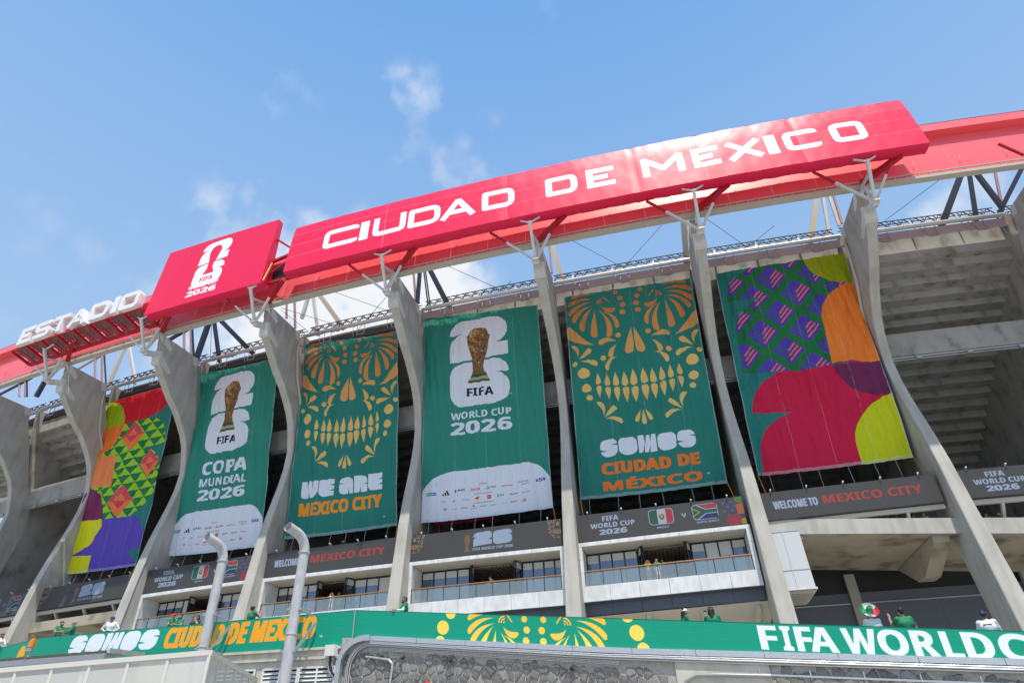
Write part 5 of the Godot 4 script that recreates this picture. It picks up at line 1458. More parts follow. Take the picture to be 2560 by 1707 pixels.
# ---------------------------------------------------------------- screens
func build_leds() -> void:
	var pics := {}
	for k in ["match", "welcome", "emblem"]:
		var t := led_print(k)
		var m := mat(Color.WHITE, 0.5, 0.0, 0.3)
		m.albedo_texture = t[0]; m.emission_enabled = true; m.emission_texture = t[1]; m.emission = Color.WHITE; m.emission_operator = BaseMaterial3D.EMISSION_OP_MULTIPLY; m.emission_energy_multiplier = 0.05
		pics[k] = m
	var kinds := ["match", "emblem", "match", "welcome", "emblem", "match", "welcome", "match"]
	var labels := ["match screen with two flags at the left edge of the picture", "emblem screen with large pale 26, under the green-triangle banner", "match screen with two flags, under the left trophy banner", "WELCOME TO MEXICO CITY screen under the left skull banner", "emblem screen with large pale 26, under the right trophy banner", "match screen with two flags, under the right skull banner", "WELCOME TO MEXICO CITY screen under the purple-diamond banner", "screen with three pale lines of lettering, right of the rightmost banner"]
	for i in 8:
		var s0 := col(i) + 0.44
		var s1 := col(i + 1) - 0.86
		if i == 7: s0 += 0.1; s1 = s0 + 13.9
		var d: Array = LED_DH[i]
		var o := thing("display_screen", labels[i], "screen", PT((s0 + s1) / 2, -0.2, 17.3), "display screens under the banners")
		var a := PT(s0, 0, 17.36 + d[0])
		var b := PT(s1, 0, 17.36 + d[1])
		var up := Vector3(0, 2.28, 0)
		var g := MB.new()
		g.quv(a, b, b + up, a + up, Vector2(0, 1), Vector2(1, 1), Vector2(1, 0), Vector2(0, 0))
		part(o, "display", g, pics[kinds[i]])
		var N := NS((s0 + s1) / 2) * 0.35
		var c := MB.new()
		c.quad(b - N, a - N, a - N + up, b - N + up); c.quad(a - N, b - N, b, a); c.quad(a + up, b + up, b + up - N, a + up - N); c.quad(a - N, a, a + up, a - N + up); c.quad(b, b - N, b - N + up, b + up)
		part(o, "casing", c, M.frame_black)
		var sk := MB.new()
		sk.beam(a + Vector3(0, -0.04, 0) - N * 0.4, b + Vector3(0, -0.04, 0) - N * 0.4, 0.3, 0.08)
		part(o, "bottom_rail", sk, M.black)
		for k in 5:
			var p := (a + up).lerp(b + up, 0.08 + 0.21 * k)
			var l := MB.new()
			l.beam(p - N * 0.3, p + Vector3(0, 0.16, 0) + N * 0.3, 0.05, 0.05); l.box(p + Vector3(0, 0.17, 0) + N * 0.3, TS(s0) * 0.055, Vector3.UP * 0.045, NS(s0) * 0.09)
			part(o, "spotlight", l, M.white_plastic)
		if i == 6 or i == 7 or i == 1 or i == 0:
			# beam and supports below screens that have no balcony
			var w := MB.new()
			w.beam(a + Vector3(0, -0.28, 0) - N, b + Vector3(0, -0.28, 0) - N, 0.3, 0.36)
			for k in 3:
				var p := a.lerp(b, 0.2 + 0.3 * k) - N
				w.beam(p + Vector3(0, -0.4, 0), p + Vector3(0, -1.4, 0) - N * 2.0, 0.22, 0.25)
			part(o, "support_beam", w, M.channel)

# ---------------------------------------------------------------- balconies
func build_suite(i: int) -> void:
	var d: Array = LED_DH[i]
	var dh: float = (d[0] + d[1]) * 0.5
	var s0 := col(i) + 0.46
	var s1 := col(i + 1) - 0.72
	var labels := {2: "balcony suite under the left trophy banner, partly behind an exhaust stack", 3: "balcony suite under the left skull banner, two guests at its open door", 4: "balcony suite under the right trophy banner, one leaning guest in green", 5: "balcony suite under the right skull banner, guest in yellow at its rail"}
	var o := thing("balcony_suite", labels[i], "balcony", PT((s0 + s1) / 2, -1, 11.6), "balcony suites under the screens")
	var P := func(u: float, r: float, h: float) -> Vector3: return PT(lerpf(s0, s1, u), r, h + lerpf(d[0], d[1], u))
	var L := s1 - s0
	var blk := func(u0: float, u1: float, r0: float, r1: float, h0: float, h1: float, m: Material, called: String, par: Node3D = null) -> MeshInstance3D:
		var g := MB.new()
		var a: Vector3 = P.call(u0, r1, h0)
		var b: Vector3 = P.call(u1, r1, h0)
		var a2: Vector3 = P.call(u0, r0, h0)
		var b2: Vector3 = P.call(u1, r0, h0)
		var up := Vector3(0, h1 - h0, 0)
		g.quad(a, b, b + up, a + up); g.quad(b2, a2, a2 + up, b2 + up); g.quad(a + up, b + up, b2 + up, a2 + up); g.quad(a2, b2, b, a); g.quad(a2, a, a + up, a2 + up); g.quad(b, b2, b2 + up, b + up)
		return part(par if par else o, called, g, m)
	var gap := 0.012 / L
	# white cladding: head, two jambs, apron
	for k in 5: blk.call(k / 5.0 + gap, (k + 1) / 5.0 - gap, -0.15, 0.06, 16.95, 17.26, M.panel_white, "head_panel")
	var j := 0.36 / L
	for k in 3:
		var h0 := 13.72 + k * 1.075
		blk.call(0.0, j, -0.15, 0.055, h0 + 0.01, h0 + 1.065, M.panel_white, "jamb_panel"); blk.call(1.0 - j, 1.0, -0.15, 0.055, h0 + 0.01, h0 + 1.065, M.panel_white, "jamb_panel")
	for k in 6: blk.call(k / 6.0 + gap, (k + 1) / 6.0 - gap, 0.0, 0.1, 12.5, 13.70, M.panel_white, "apron_panel")
	for k in 6: blk.call(k / 6.0 + gap, (k + 1) / 6.0 - gap, -0.55, -0.45, 11.55, 12.5, M.panel_dark, "fascia_panel")
	blk.call(0.0, 1.0, -0.5, 0.09, 12.44, 12.495, M.panel_dark, "drip_edge")
	# recess
	for k in 5: blk.call(j + (1 - 2 * j) * k / 5.0 + gap, j + (1 - 2 * j) * (k + 1) / 5.0 - gap, -2.3, -0.16, 16.93, 16.99, M.soffit, "soffit_panel")
	blk.call(j * 0.2, j * 0.9, -2.3, -0.16, 13.7, 16.93, M.panel_white, "side_wall"); blk.call(1 - j * 0.9, 1 - j * 0.2, -2.3, -0.16, 13.7, 16.93, M.panel_white, "side_wall")
	blk.call(0.0, 1.0, -7.0, 0.0, 13.55, 13.69, M.soffit, "floor")
	# room behind
	blk.call(0.0, 1.0, -7.1, -7.0, 13.7, 16.9, M.room, "room_wall"); blk.call(0.0, j * 0.8, -7.0, -2.4, 13.7, 16.9, M.room, "room_wall"); blk.call(1 - j * 0.8, 1.0, -7.0, -2.4, 13.7, 16.9, M.room, "room_wall")
	blk.call(0.0, 1.0, -7.0, -2.45, 16.86, 16.92, M.room, "ceiling")
	for k in 26: blk.call(0.2 + k * 0.024, 0.2 + k * 0.024 + 0.009, -6.8, -2.5, 16.74, 16.85, M.slat, "ceiling_slat")
	# windows: fixed lights left and right of an open middle
	var open: Array = {2: [0.36, 0.60], 3: [0.36, 0.60], 4: [0.37, 0.68], 5: [0.355, 0.64]}[i]
	var lights := []
	for k in 4:
		lights.append([j + (open[0] - j - 0.02) * k / 4.0, j + (open[0] - j - 0.02) * (k + 1) / 4.0])
		lights.append([open[1] + 0.02 + (1 - j - open[1] - 0.02) * k / 4.0, open[1] + 0.02 + (1 - j - open[1] - 0.02) * (k + 1) / 4.0])
	for q in lights:
		var fw := 0.05 / L
		var fr: MeshInstance3D = blk.call(q[0], q[0] + fw, -2.34, -2.2, 13.72, 16.9, M.frame_black, "window_frame")
		blk.call(q[1] - fw, q[1], -2.34, -2.2, 13.72, 16.9, M.frame_black, "stile", fr)
		blk.call(q[0] + fw, q[1] - fw, -2.34, -2.21, 16.78, 16.9, M.frame_black, "head_rail", fr)
		blk.call(q[0] + fw, q[1] - fw, -2.34, -2.21, 13.72, 13.86, M.frame_black, "sill_rail", fr)
		blk.call(q[0] + fw, q[1] - fw, -2.29, -2.27, 13.86, 16.78, M.glass, "pane", fr)
		blk.call(q[0] + fw * 1.4, q[1] - fw * 1.4, -2.265, -2.255, 16.25 - (0.9 * rng.randf() if rng.randf() < 0.25 else 0.1 * rng.randf()), 16.77, M.blind, "roller_blind", fr)
	# folded door leaves standing out of the opening
	for q in [[open[0] - 0.01, 0.16], [open[0] + 0.008, 0.10], [open[1] - 0.008, -0.10], [open[1] + 0.012, -0.16]]:
		var a: Vector3 = P.call(q[0], -2.28, 13.75)
		var b: Vector3 = P.call(q[0], -1.45, 13.75) + TS(s0) * q[1] * 1.6
		var leaf := MB.new()
		var up := Vector3(0, 3.1, 0)
		leaf.beam(a, a + up, 0.07, 0.06); leaf.beam(b, b + up, 0.07, 0.06); leaf.beam(a + up, b + up, 0.05, 0.1); leaf.beam(a, b, 0.05, 0.12)
		var lf := part(o, "door_leaf", leaf, M.frame_black)
		var pn := MB.new()
		pn.beam(a.lerp(a + up, 0.5).lerp(a, 0.0) , b.lerp(b + up, 0.5), 0.015, 2.9)
		part(lf, "pane", pn, M.glass)
		var bl := MB.new()
		bl.beam(a + up * 0.9, b + up * 0.9, 0.03, 0.5)
		part(lf, "roller_blind", bl, M.blind)
	# railing
	var np := 9
	for k in np:
		var u0: float = j * 1.1 + (1 - j * 2.2) * k / np
		var u1: float = j * 1.1 + (1 - j * 2.2) * (k + 1) / np
		blk.call(u0 + 0.03 / L, u1 - 0.03 / L, -0.05, -0.035, 13.74, 14.8, M.rail_glass, "glass_panel")
		blk.call(u0 - 0.025 / L, u0 + 0.025 / L, -0.09, -0.03, 13.70, 14.86, M.frame_black, "rail_post")
	blk.call(1 - j * 1.1 - 0.05 / L, 1 - j * 1.1, -0.09, -0.03, 13.70, 14.86, M.frame_black, "rail_post")
	var hr := MB.new()
	var pts := []
	for k in 5: pts.append(P.call(j * 1.0 + (1 - j * 2.0) * k / 4.0, -0.04, 14.9))
	hr.tube(pts, 0.06, 8)
	part(o, "handrail", hr, M.wood)
	# beige raked soffit with beams under the balcony
	var un := MB.new()
	un.quad(P.call(-0.02, -9.0, 9.0), P.call(1.03, -9.0, 9.0), P.call(1.03, -0.6, 11.5), P.call(-0.02, -0.6, 11.5))
	part(o, "raked_soffit", un, M.soffit)
	for u in [0.06, 0.36, 0.66, 0.95]:
		var bm := MB.new()
		bm.beam(P.call(u, -0.9, 11.25), P.call(u, -9.0, 8.8), 0.35, 0.5)
		part(o, "soffit_beam", bm, M.soffit)
	var cb := MB.new()
	cb.beam(P.call(0.0, -3.6, 10.4), P.call(1.0, -3.6, 10.4), 0.3, 0.5)
	part(o, "cross_beam", cb, M.soffit)
	var bw := MB.new()
	bw.quad(P.call(-0.03, -9.05, 0.0), P.call(1.05, -9.05, 0.0), P.call(1.05, -9.05, 14.0), P.call(-0.03, -9.05, 14.0))
	part(o, "back_wall", bw, M.plaster)

# ---------------------------------------------------------------- right bays: ramp slab, dark wall, mesh box
func build_ramp_slab() -> void:
	var o := thing("ramp_slab", "sloping concrete walkway slab with stained underside, right of the balconies", "slab", PT(45, -4, 14))
	var hb := func(s: float) -> float: return 16.06 - (s - 33.4) * 0.088
	var n := 8
	var par := MB.new()
	var und := MB.new()
	for k in n:
		var a := lerpf(31.0, 66.0, float(k) / n)
		var b := lerpf(31.0, 66.0, float(k + 1) / n)
		var ha: float = hb.call(a)
		var hc: float = hb.call(b)
		par.quad(PT(a, -0.1, ha), PT(b, -0.1, hc), PT(b, -0.1, hc + 1.2), PT(a, -0.1, ha + 1.2))
		par.quad(PT(a, -0.1, ha + 1.2), PT(b, -0.1, hc + 1.2), PT(b, -0.4, hc + 1.2), PT(a, -0.4, ha + 1.2))
		par.quad(PT(b, -0.4, hc), PT(a, -0.4, ha), PT(a, -0.4, ha + 1.2), PT(b, -0.4, hc + 1.2))
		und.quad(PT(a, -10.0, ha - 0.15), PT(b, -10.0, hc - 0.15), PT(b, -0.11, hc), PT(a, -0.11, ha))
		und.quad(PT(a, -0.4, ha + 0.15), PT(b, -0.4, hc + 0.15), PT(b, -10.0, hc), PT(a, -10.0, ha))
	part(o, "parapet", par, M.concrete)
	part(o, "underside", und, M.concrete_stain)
	for s in [43.4, 58.5]:
		var h: float = hb.call(s)
		var bm := MB.new()
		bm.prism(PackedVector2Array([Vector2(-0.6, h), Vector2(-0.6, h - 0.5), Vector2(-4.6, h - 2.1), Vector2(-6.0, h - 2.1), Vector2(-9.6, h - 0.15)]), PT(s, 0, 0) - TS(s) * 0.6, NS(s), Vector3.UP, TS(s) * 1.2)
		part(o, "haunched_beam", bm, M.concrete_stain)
	var w := thing("panel_wall", "dark blue-grey wall of tall metal panels behind the ramp", "wall", PT(45, -10, 3))
	for k in 24:
		var a := 29.5 + k * 1.6
		var g := MB.new()
		g.box(PT(a + 0.79, -10.2 - 0.02 * (k % 2), 7.9), TS(a) * 0.785, Vector3.UP * 5.6, NS(a) * 0.06)
		part(w, "panel", g, M.wall_dark)
	var bk := MB.new()
	bk.box(PT(45, -10.45, 9.0), TS(45) * 19.0, Vector3.UP * 8.5, NS(45) * 0.1)
	part(w, "backing", bk, M.black)
	for s in [38.6, 53.0]:
		var p := MB.new()
		p.box(PT(s, -9.9, 7.5), TS(s) * 0.42, Vector3.UP * 7.5, NS(s) * 0.2)
		part(w, "pier", p, M.concrete_shaded_stained)
	var st := MB.new()
	st.box(PT(44, -10.05, 12.6), TS(44) * 12.0, Vector3.UP * 0.05, NS(44) * 0.05)
	part(w, "conduit", st, M.steel_grey)
	# mesh-clad box beside the rib
	var mx := thing("mesh_box", "pale perforated metal box beside the rib, right of the last balcony", "box", PT(31.8, 0.5, 11.6))
	var q := []
	for hh in [[16.1, 0.9], [13.1, 1.15], [11.7, 1.3]]: q.append([PT(30.6, hh[1], hh[0]), PT(31.8, hh[1], hh[0]), PT(33.05, hh[1], hh[0])])
	for r in 2:
		for c in 2:
			var g := MB.new()
			var N := NS(32) * 0.02
			g.quad(q[r + 1][c], q[r + 1][c + 1], q[r][c + 1], q[r][c])
			g.beam(q[r][c] + N, q[r + 1][c] + N, 0.05, 0.05); g.beam(q[r][c] + N, q[r][c + 1] + N, 0.05, 0.05)
			part(mx, "mesh_sheet", g, M.perf)
	var sd := MB.new()
	sd.quad(PT(33.05, 1.3, 11.7), PT(33.05, -3.5, 11.7), PT(33.05, -3.5, 16.1), PT(33.05, 0.9, 16.1)); sd.quad(PT(30.6, 0.9, 16.1), PT(33.05, 0.9, 16.1), PT(33.05, -3.5, 16.1), PT(30.6, -3.5, 16.1))
	part(mx, "side_sheet", sd, M.perf)
	var lip := MB.new()
	lip.beam(PT(30.5, 1.32, 11.66), PT(33.12, 1.32, 11.66), 0.1, 0.1); lip.beam(PT(33.1, 1.32, 11.66), PT(33.1, -3.5, 11.66), 0.12, 0.14)
	part(mx, "bottom_edge", lip, M.panel_white)
	for k in 6:
		var g := MB.new()
		g.beam(PT(30.9, 0.9 - k * 0.8, 11.6), PT(33.0, 0.9 - k * 0.8, 11.6), 0.12, 0.3)
		part(mx, "joist", g, M.soffit)
	# dim guests along the ramp parapet are added with the people

func build_left_bay() -> void:
	var o := thing("entrance_slab", "concrete slab and canopy under the screen below the green-triangle banner", "slab", PT(-37, -3, 14))
	for i in [0, 1]:
		var s0 := col(i) + 0.6
		var s1 := col(i + 1) - 0.7
		var g := MB.new()
		g.quad(PT(s0, 0.0, 15.2), PT(s1, 0.0, 15.2), PT(s1, 0.0, 16.2), PT(s0, 0.0, 16.2)); g.quad(PT(s0, -9.0, 14.4), PT(s1, -9.0, 14.4), PT(s1, 0.0, 15.2), PT(s0, 0.0, 15.2))
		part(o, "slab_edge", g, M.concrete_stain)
		var w := MB.new()
		w.quad(PT(s0, -8.0, 2.0), PT(s1, -8.0, 2.0), PT(s1, -4.0, 15.0), PT(s0, -4.0, 15.0))
		part(o, "raked_wall", w, M.concrete)
		var c := MB.new()
		c.quad(PT(s0 + 4, -0.3, 15.0), PT(s1, -0.3, 16.3), PT(s1, -3.0, 16.3), PT(s0 + 4, -3.0, 14.6))
		part(o, "canopy", c, M.soffit)

# ---------------------------------------------------------------- green parapet and what hangs on it
func wpt(k: int) -> Vector3:
	return Vector3(WALL[k * 3], WALL[k * 3 + 1], WALL[k * 3 + 2])
func WP(sec: int, t: float, dy: float, off: float) -> Vector3:
	# a point on wall section sec (0 far left, 1 left, 2 right): t metres along, dy from the sloping top, off metres out of the face
	var a := wpt(sec)
	var b := wpt(sec + 1)
	var d := Vector3(b.x - a.x, 0, b.z - a.z)
	var L := d.length()
	d /= L
	var n := Vector3(-d.z, 0, d.x)
	if n.z < 0: n = -n
	return a + d * t + Vector3(0, (b.y - a.y) * t / L + dy, 0) + n * off
func WLen(sec: int) -> float:
	var a := wpt(sec)
	var b := wpt(sec + 1)
	return Vector2(b.x - a.x, b.z - a.z).length()
func build_wall() -> void:
	var green := c8(10, 154, 126)
	var white := c8(236, 242, 250)
	var yel := c8(255, 222, 96)
	var labels := ["far left stretch of the green parapet with yellow dots", "green parapet with white SOMOS and orange CIUDAD DE MÉXICO lettering", "green parapet with yellow fan pattern and large white letters, right of the corner"]
	for sec in 3:
		var L := WLen(sec)
		var PH: float = [1.25, 1.25, 1.0][sec]
		var cv := Canvas.new(L, PH, [700, 2048, 2048][sec], green)
		if sec == 0:
			cv.dot(L - 0.9, 0.35, 0.28, c8(250, 176, 40)); cv.dot(L - 0.95, 0.95, 0.24, c8(250, 176, 40)); cv.dot(L - 1.8, 0.6, 0.4, c8(250, 176, 40))
		elif sec == 1:
			var x := 2.35
			for g in ["S", "O", "M", "O", "S"]:
				chunky(cv, g, x, 0.07, x + 1.16, 0.9, white, green, 0.22); x += 1.235
			text(cv, "CIUDAD", [8.95, 0.08, 12.5, 0.92], c8(255, 172, 38), 2.6, 0.16)
			text(cv, "DE", [12.75, 0.08, 13.85, 0.92], c8(255, 172, 38), 2.6, 0.16)
			text(cv, "MEXICO", [14.1, 0.08, 17.45, 0.92], c8(255, 172, 38), 2.6, 0.16)
			cv.poly([Vector2(15.75, 0.0), Vector2(16.05, 0.0), Vector2(15.85, 0.06), Vector2(15.6, 0.06)], c8(255, 172, 38))
			text(cv, "TM", [17.75, 0.82, 17.9, 0.9], white, 0.0)
		else:
			var k := 0.40
			skull_top(cv, yel, 7.35 - SK_X * k, 0.47 - SK_D[3][1] * k, k)
			for q in [[3.85, 0.5, 0.24], [4.15, 0.0, 0.2], [3.75, 0.98, 0.2], [10.85, 0.42, 0.24], [10.6, -0.08, 0.2], [11.0, 0.9, 0.2]]: cv.dot(q[0], q[1], q[2], yel)
			for q in [["F", 14.5, 15.02], ["I", 15.12, 15.4], ["F", 15.5, 15.95], ["A", 15.86, 16.58], ["W", 16.74, 17.6], ["O", 17.62, 18.34], ["R", 18.44, 19.04], ["L", 19.14, 19.58], ["D", 19.64, 20.3], ["C", 20.42, 21.1]]:
				text(cv, q[0], [q[1], 0.07, q[2], 0.74], white, 1.2)
		var m := printed(cv.texture(), 0.55, 0.4)
		m.normal_enabled = true; m.normal_texture = noise_tex(0.03, [], 80 + sec, true, 5.0); m.normal_scale = 0.25; m.uv1_scale = Vector3.ONE
		var o := thing("parapet_wall", labels[sec], "wall", WP(sec, L / 2, -1.2, 0), "green parapet along the walkway")
		var g := MB.new()
		var n := 12
		for k in n:
			var t0 := L * k / n
			var t1 := L * (k + 1) / n
			g.quv(WP(sec, t0, -PH, 0), WP(sec, t1, -PH, 0), WP(sec, t1, 0, 0), WP(sec, t0, 0, 0), Vector2(float(k) / n, 1), Vector2(float(k + 1) / n, 1), Vector2(float(k + 1) / n, 0), Vector2(float(k) / n, 0))
		part(o, "printed_sheet", g, m)
		var b := MB.new()
		b.quad(WP(sec, 0, 0.001, 0.01), WP(sec, L, 0.001, 0.01), WP(sec, L, 0.001, -0.2), WP(sec, 0, 0.001, -0.2)); b.quad(WP(sec, L, -1.25, -0.2), WP(sec, 0, -1.25, -0.2), WP(sec, 0, 0, -0.2), WP(sec, L, 0, -0.2))
		b.quad(WP(sec, 0, -1.25, -0.2), WP(sec, 0, -1.25, 0), WP(sec, 0, 0, 0), WP(sec, 0, 0, -0.2)); b.quad(WP(sec, L, -1.25, 0), WP(sec, L, -1.25, -0.2), WP(sec, L, 0, -0.2), WP(sec, L, 0, 0))
		part(o, "coping", b, mat(green, 0.6))
	var seam := MB.new()
	seam.beam(WP(2, 0.02, 0.0, 0.03), WP(2, 0.02, -1.1, 0.03), 0.04, 0.04)
	single("corner_strip", "thin grey joint strip at the corner of the green parapet", "strip", seam, M.steel_grey, WP(2, 0, -1.1, 0.03))
	# cream wall below the left parapet, with vents
	var cw := thing("cream_wall", "cream plastered wall below the left green parapet", "wall", WP(1, 10, -6, 0))
	var g1 := MB.new()
	for sec in 2:
		var L := WLen(sec)
		g1.quad(WP(sec, 0, -9.5, -0.05), WP(sec, L, -9.5, -0.05), WP(sec, L, -3.5, -0.05), WP(sec, 0, -3.5, -0.05)); g1.quad(WP(sec, 0, -1.98, -0.05), WP(sec, L, -1.98, -0.05), WP(sec, L, -1.25, -0.05), WP(sec, 0, -1.25, -0.05))
		var cuts := [0.0, L] if sec == 0 else [0.0, 12.6, 14.75, 15.2, 16.95, 17.05, 18.75, L]
		for z in range(0, cuts.size(), 2): g1.quad(WP(sec, cuts[z], -3.5, -0.05), WP(sec, cuts[z + 1], -3.5, -0.05), WP(sec, cuts[z + 1], -1.98, -0.05), WP(sec, cuts[z], -1.98, -0.05))
	part(cw, "face", g1, M.plaster)
	for q in [-1.3, -1.62]:
		var g := MB.new()
		g.beam(WP(1, 11, q, 0.02), WP(1, 18.9, q, 0.02), 0.08, 0.09)
		part(cw, "ledge", g, M.plaster)
	for q in [[12.6, 14.75], [15.2, 16.95], [17.05, 18.75]]:
		var lv := thing("louvre_vent", {12.6: "white louvre vent left of the tall exhaust stack", 15.2: "white louvre vent behind the tall exhaust stack", 17.05: "white louvre vent right of the tall exhaust stack"}[q[0]], "vent", WP(1, q[0], -3.4, 0), "louvre vents in the cream wall")
		var bk := MB.new()
		for z in [[q[0], q[0]], [q[1], q[1]]]: bk.quad(WP(1, z[0], -3.5, -0.04), WP(1, z[1], -3.5, -0.9), WP(1, z[1], -1.98, -0.9), WP(1, z[0], -1.98, -0.04))
		bk.quad(WP(1, q[0], -1.98, -0.04), WP(1, q[1], -1.98, -0.04), WP(1, q[1], -1.98, -0.9), WP(1, q[0], -1.98, -0.9)); bk.quad(WP(1, q[0], -3.5, -0.9), WP(1, q[1], -3.5, -0.9), WP(1, q[1], -1.98, -0.9), WP(1, q[0], -1.98, -0.9))
		part(lv, "duct", bk, M.steel_grey)
		var fr := MB.new()
		for t in [q[0], (q[0] + q[1]) / 2, q[1]]: fr.beam(WP(1, t, -3.5, 0.04), WP(1, t, -1.95, 0.04), 0.07, 0.07)
		fr.beam(WP(1, q[0], -1.95, 0.04), WP(1, q[1], -1.95, 0.04), 0.07, 0.07)
		part(lv, "frame", fr, M.white_plastic)
		for k in 11:
			var s := MB.new()
			var y := -2.05 - k * 0.135
			s.quad(WP(1, q[0], y, 0.0), WP(1, q[1], y, 0.0), WP(1, q[1], y - 0.09, 0.07), WP(1, q[0], y - 0.09, 0.07))
			s.quad(WP(1, q[0], y - 0.09, 0.07), WP(1, q[1], y - 0.09, 0.07), WP(1, q[1], y - 0.1, 0.0), WP(1, q[0], y - 0.1, 0.0))
			part(lv, "slat", s, M.white_plastic)
	var eb := thing("junction_box", "white electrical box with grey hoses at the corner of the cream wall", "electrical box", WP(1, 18.5, -2.0, 0.1))
	var e1 := MB.new()
	e1.box(WP(1, 18.55, -1.42, 0.14), (WP(1, 1, 0, 0) - WP(1, 0, 0, 0)) * 0.22, Vector3.UP * 0.19, (WP(1, 0, 0, 1) - WP(1, 0, 0, 0)) * 0.12)
	part(eb, "casing", e1, M.white_plastic)
	for k in 3:
		var h := MB.new()
		h.tube([WP(1, 18.45 + k * 0.1, -1.6, 0.14), WP(1, 18.47 + k * 0.1, -1.9, 0.15), WP(1, 18.55 + k * 0.1, -2.15, 0.12), WP(1, 18.75 + k * 0.1, -2.3, 0.1)], 0.035, 6)
		part(eb, "hose", h, M.cable_black if k == 1 else M.steel_grey)
	# silver flashing and cable trays under the right parapet
	var dyf := func(t: float) -> float: return -0.90 if t < 10.0 else lerpf(-0.90, -0.66, clampf((t - 10.0) / 12.0, 0, 1))
	var fl := thing("flashing", "silver metal flashing with rounded corner under the right green parapet", "flashing", WP(2, 8, -1.1, 0.1))
	var tt := []
	for k in 14: tt.append(0.9 + k * 1.95)
	for k in 13:
		var g := MB.new()
		var a: float = tt[k]
		var b: float = tt[k + 1] - 0.012
		g.quad(WP(2, a, dyf.call(a) - 0.17, 0.12), WP(2, b, dyf.call(b) - 0.17, 0.12), WP(2, b, dyf.call(b), 0.10), WP(2, a, dyf.call(a), 0.10))
		g.quad(WP(2, a, dyf.call(a), 0.10), WP(2, b, dyf.call(b), 0.10), WP(2, b, dyf.call(b), 0.0), WP(2, a, dyf.call(a), 0.0)); g.quad(WP(2, a, dyf.call(a) - 0.17, 0.0), WP(2, b, dyf.call(b) - 0.17, 0.0), WP(2, b, dyf.call(b) - 0.17, 0.12), WP(2, a, dyf.call(a) - 0.17, 0.12))
		part(fl, "sheet", g, M.galv)
	var cp := []
	for k in 9:
		var an := PI / 2 * k / 8.0
		cp.append([0.9 - sin(an) * 1.25, -0.985 - (1.0 - cos(an)) * 1.0])
	cp.append([-0.35, -3.6])
	for k in cp.size() - 1:
		var g := MB.new()
		g.beam(WP(2, cp[k][0], cp[k][1], 0.16), WP(2, cp[k + 1][0], cp[k + 1][1], 0.16), 0.18, 0.2, (WP(2, 0, 0, 1) - WP(2, 0, 0, 0)).cross(WP(2, cp[k + 1][0], cp[k + 1][1], 0) - WP(2, cp[k][0], cp[k][1], 0)))
		part(fl, "corner_sheet", g, M.galv)
	var ct := thing("cable_tray", "parallel galvanised conduits and wire tray under the silver flashing", "conduits", WP(2, 8, -1.4, 0.1))
	for k in 3:
		var pts := []
		for j in 9:
			var an := PI / 2 * (1.0 - j / 8.0)
			var rr := 1.0 - k * 0.08
			pts.append(WP(2, 0.95 - sin(an) * rr, -1.12 - k * 0.055 - (1.0 - cos(an)) * rr, 0.12 + 0.02 * (k % 2)))
		pts.push_front(WP(2, -0.05 + k * 0.08, -3.6, 0.12))
		for j in 13: pts.append(WP(2, 2.0 + j * 1.95, dyf.call(2.0 + j * 1.95) - 0.22 - k * 0.055, 0.12 + 0.02 * (k % 2)))
		var g := MB.new()
		g.tube(pts, 0.026, 6)
		part(ct, "conduit", g, M.galv)
	for k in 60:
		var g := MB.new()
		var t := 1.3 + k * 0.15
		g.beam(WP(2, t, dyf.call(t) - 0.40, 0.14), WP(2, t, dyf.call(t) - 0.49, 0.14), 0.008, 0.008); g.beam(WP(2, t, dyf.call(t) - 0.49, 0.14), WP(2, t, dyf.call(t) - 0.49, 0.0), 0.012, 0.012)
		part(ct, "tray_wire", g, M.steel_grey)
	for q in [-0.40, -0.445, -0.49]:
		var g := MB.new()
		g.beam(WP(2, 1.3, dyf.call(1.3) + q, 0.14), WP(2, 10.2, dyf.call(10.2) + q, 0.14), 0.014, 0.014)
		part(ct, "tray_wire", g, M.steel_grey)
	for k in 8:
		var t := 14.3 + k * 1.35
		var g := MB.new()
		g.beam(WP(2, t, dyf.call(t) - 0.45, 0.1), WP(2, t, dyf.call(t) - 0.66, 0.1), 0.05, 0.03)
		part(ct, "bracket", g, M.galv)
	var lr := MB.new()
	for j in 11: lr.beam(WP(2, 13.2 + j * 1.2, dyf.call(13.2 + j * 1.2) - 0.62, 0.13), WP(2, 14.4 + j * 1.2, dyf.call(14.4 + j * 1.2) - 0.62, 0.13), 0.05, 0.05)
	part(ct, "lower_rail", lr, M.galv)
	# loop of steel conduit on the stone
	var lp := MB.new()
	lp.tube([WP(2, 0.75, -1.62, 0.1), WP(2, 1.5, -1.66, 0.1), WP(2, 1.75, -1.68, 0.1), WP(2, 1.9, -1.8, 0.1), WP(2, 1.9, -2.0, 0.1), WP(2, 1.75, -3.4, 0.1)], 0.045, 8)
	single("conduit_bend", "bent steel conduit running down the stone wall near the corner", "pipe", lp, M.galv, WP(2, 1.8, -3.4, 0.1))
func skull_top(cv: Canvas, c: Color, dx: float, dy: float, k: float) -> void:
	skull(cv, c8(255, 186, 56), dx, dy, k, c, 3.0)

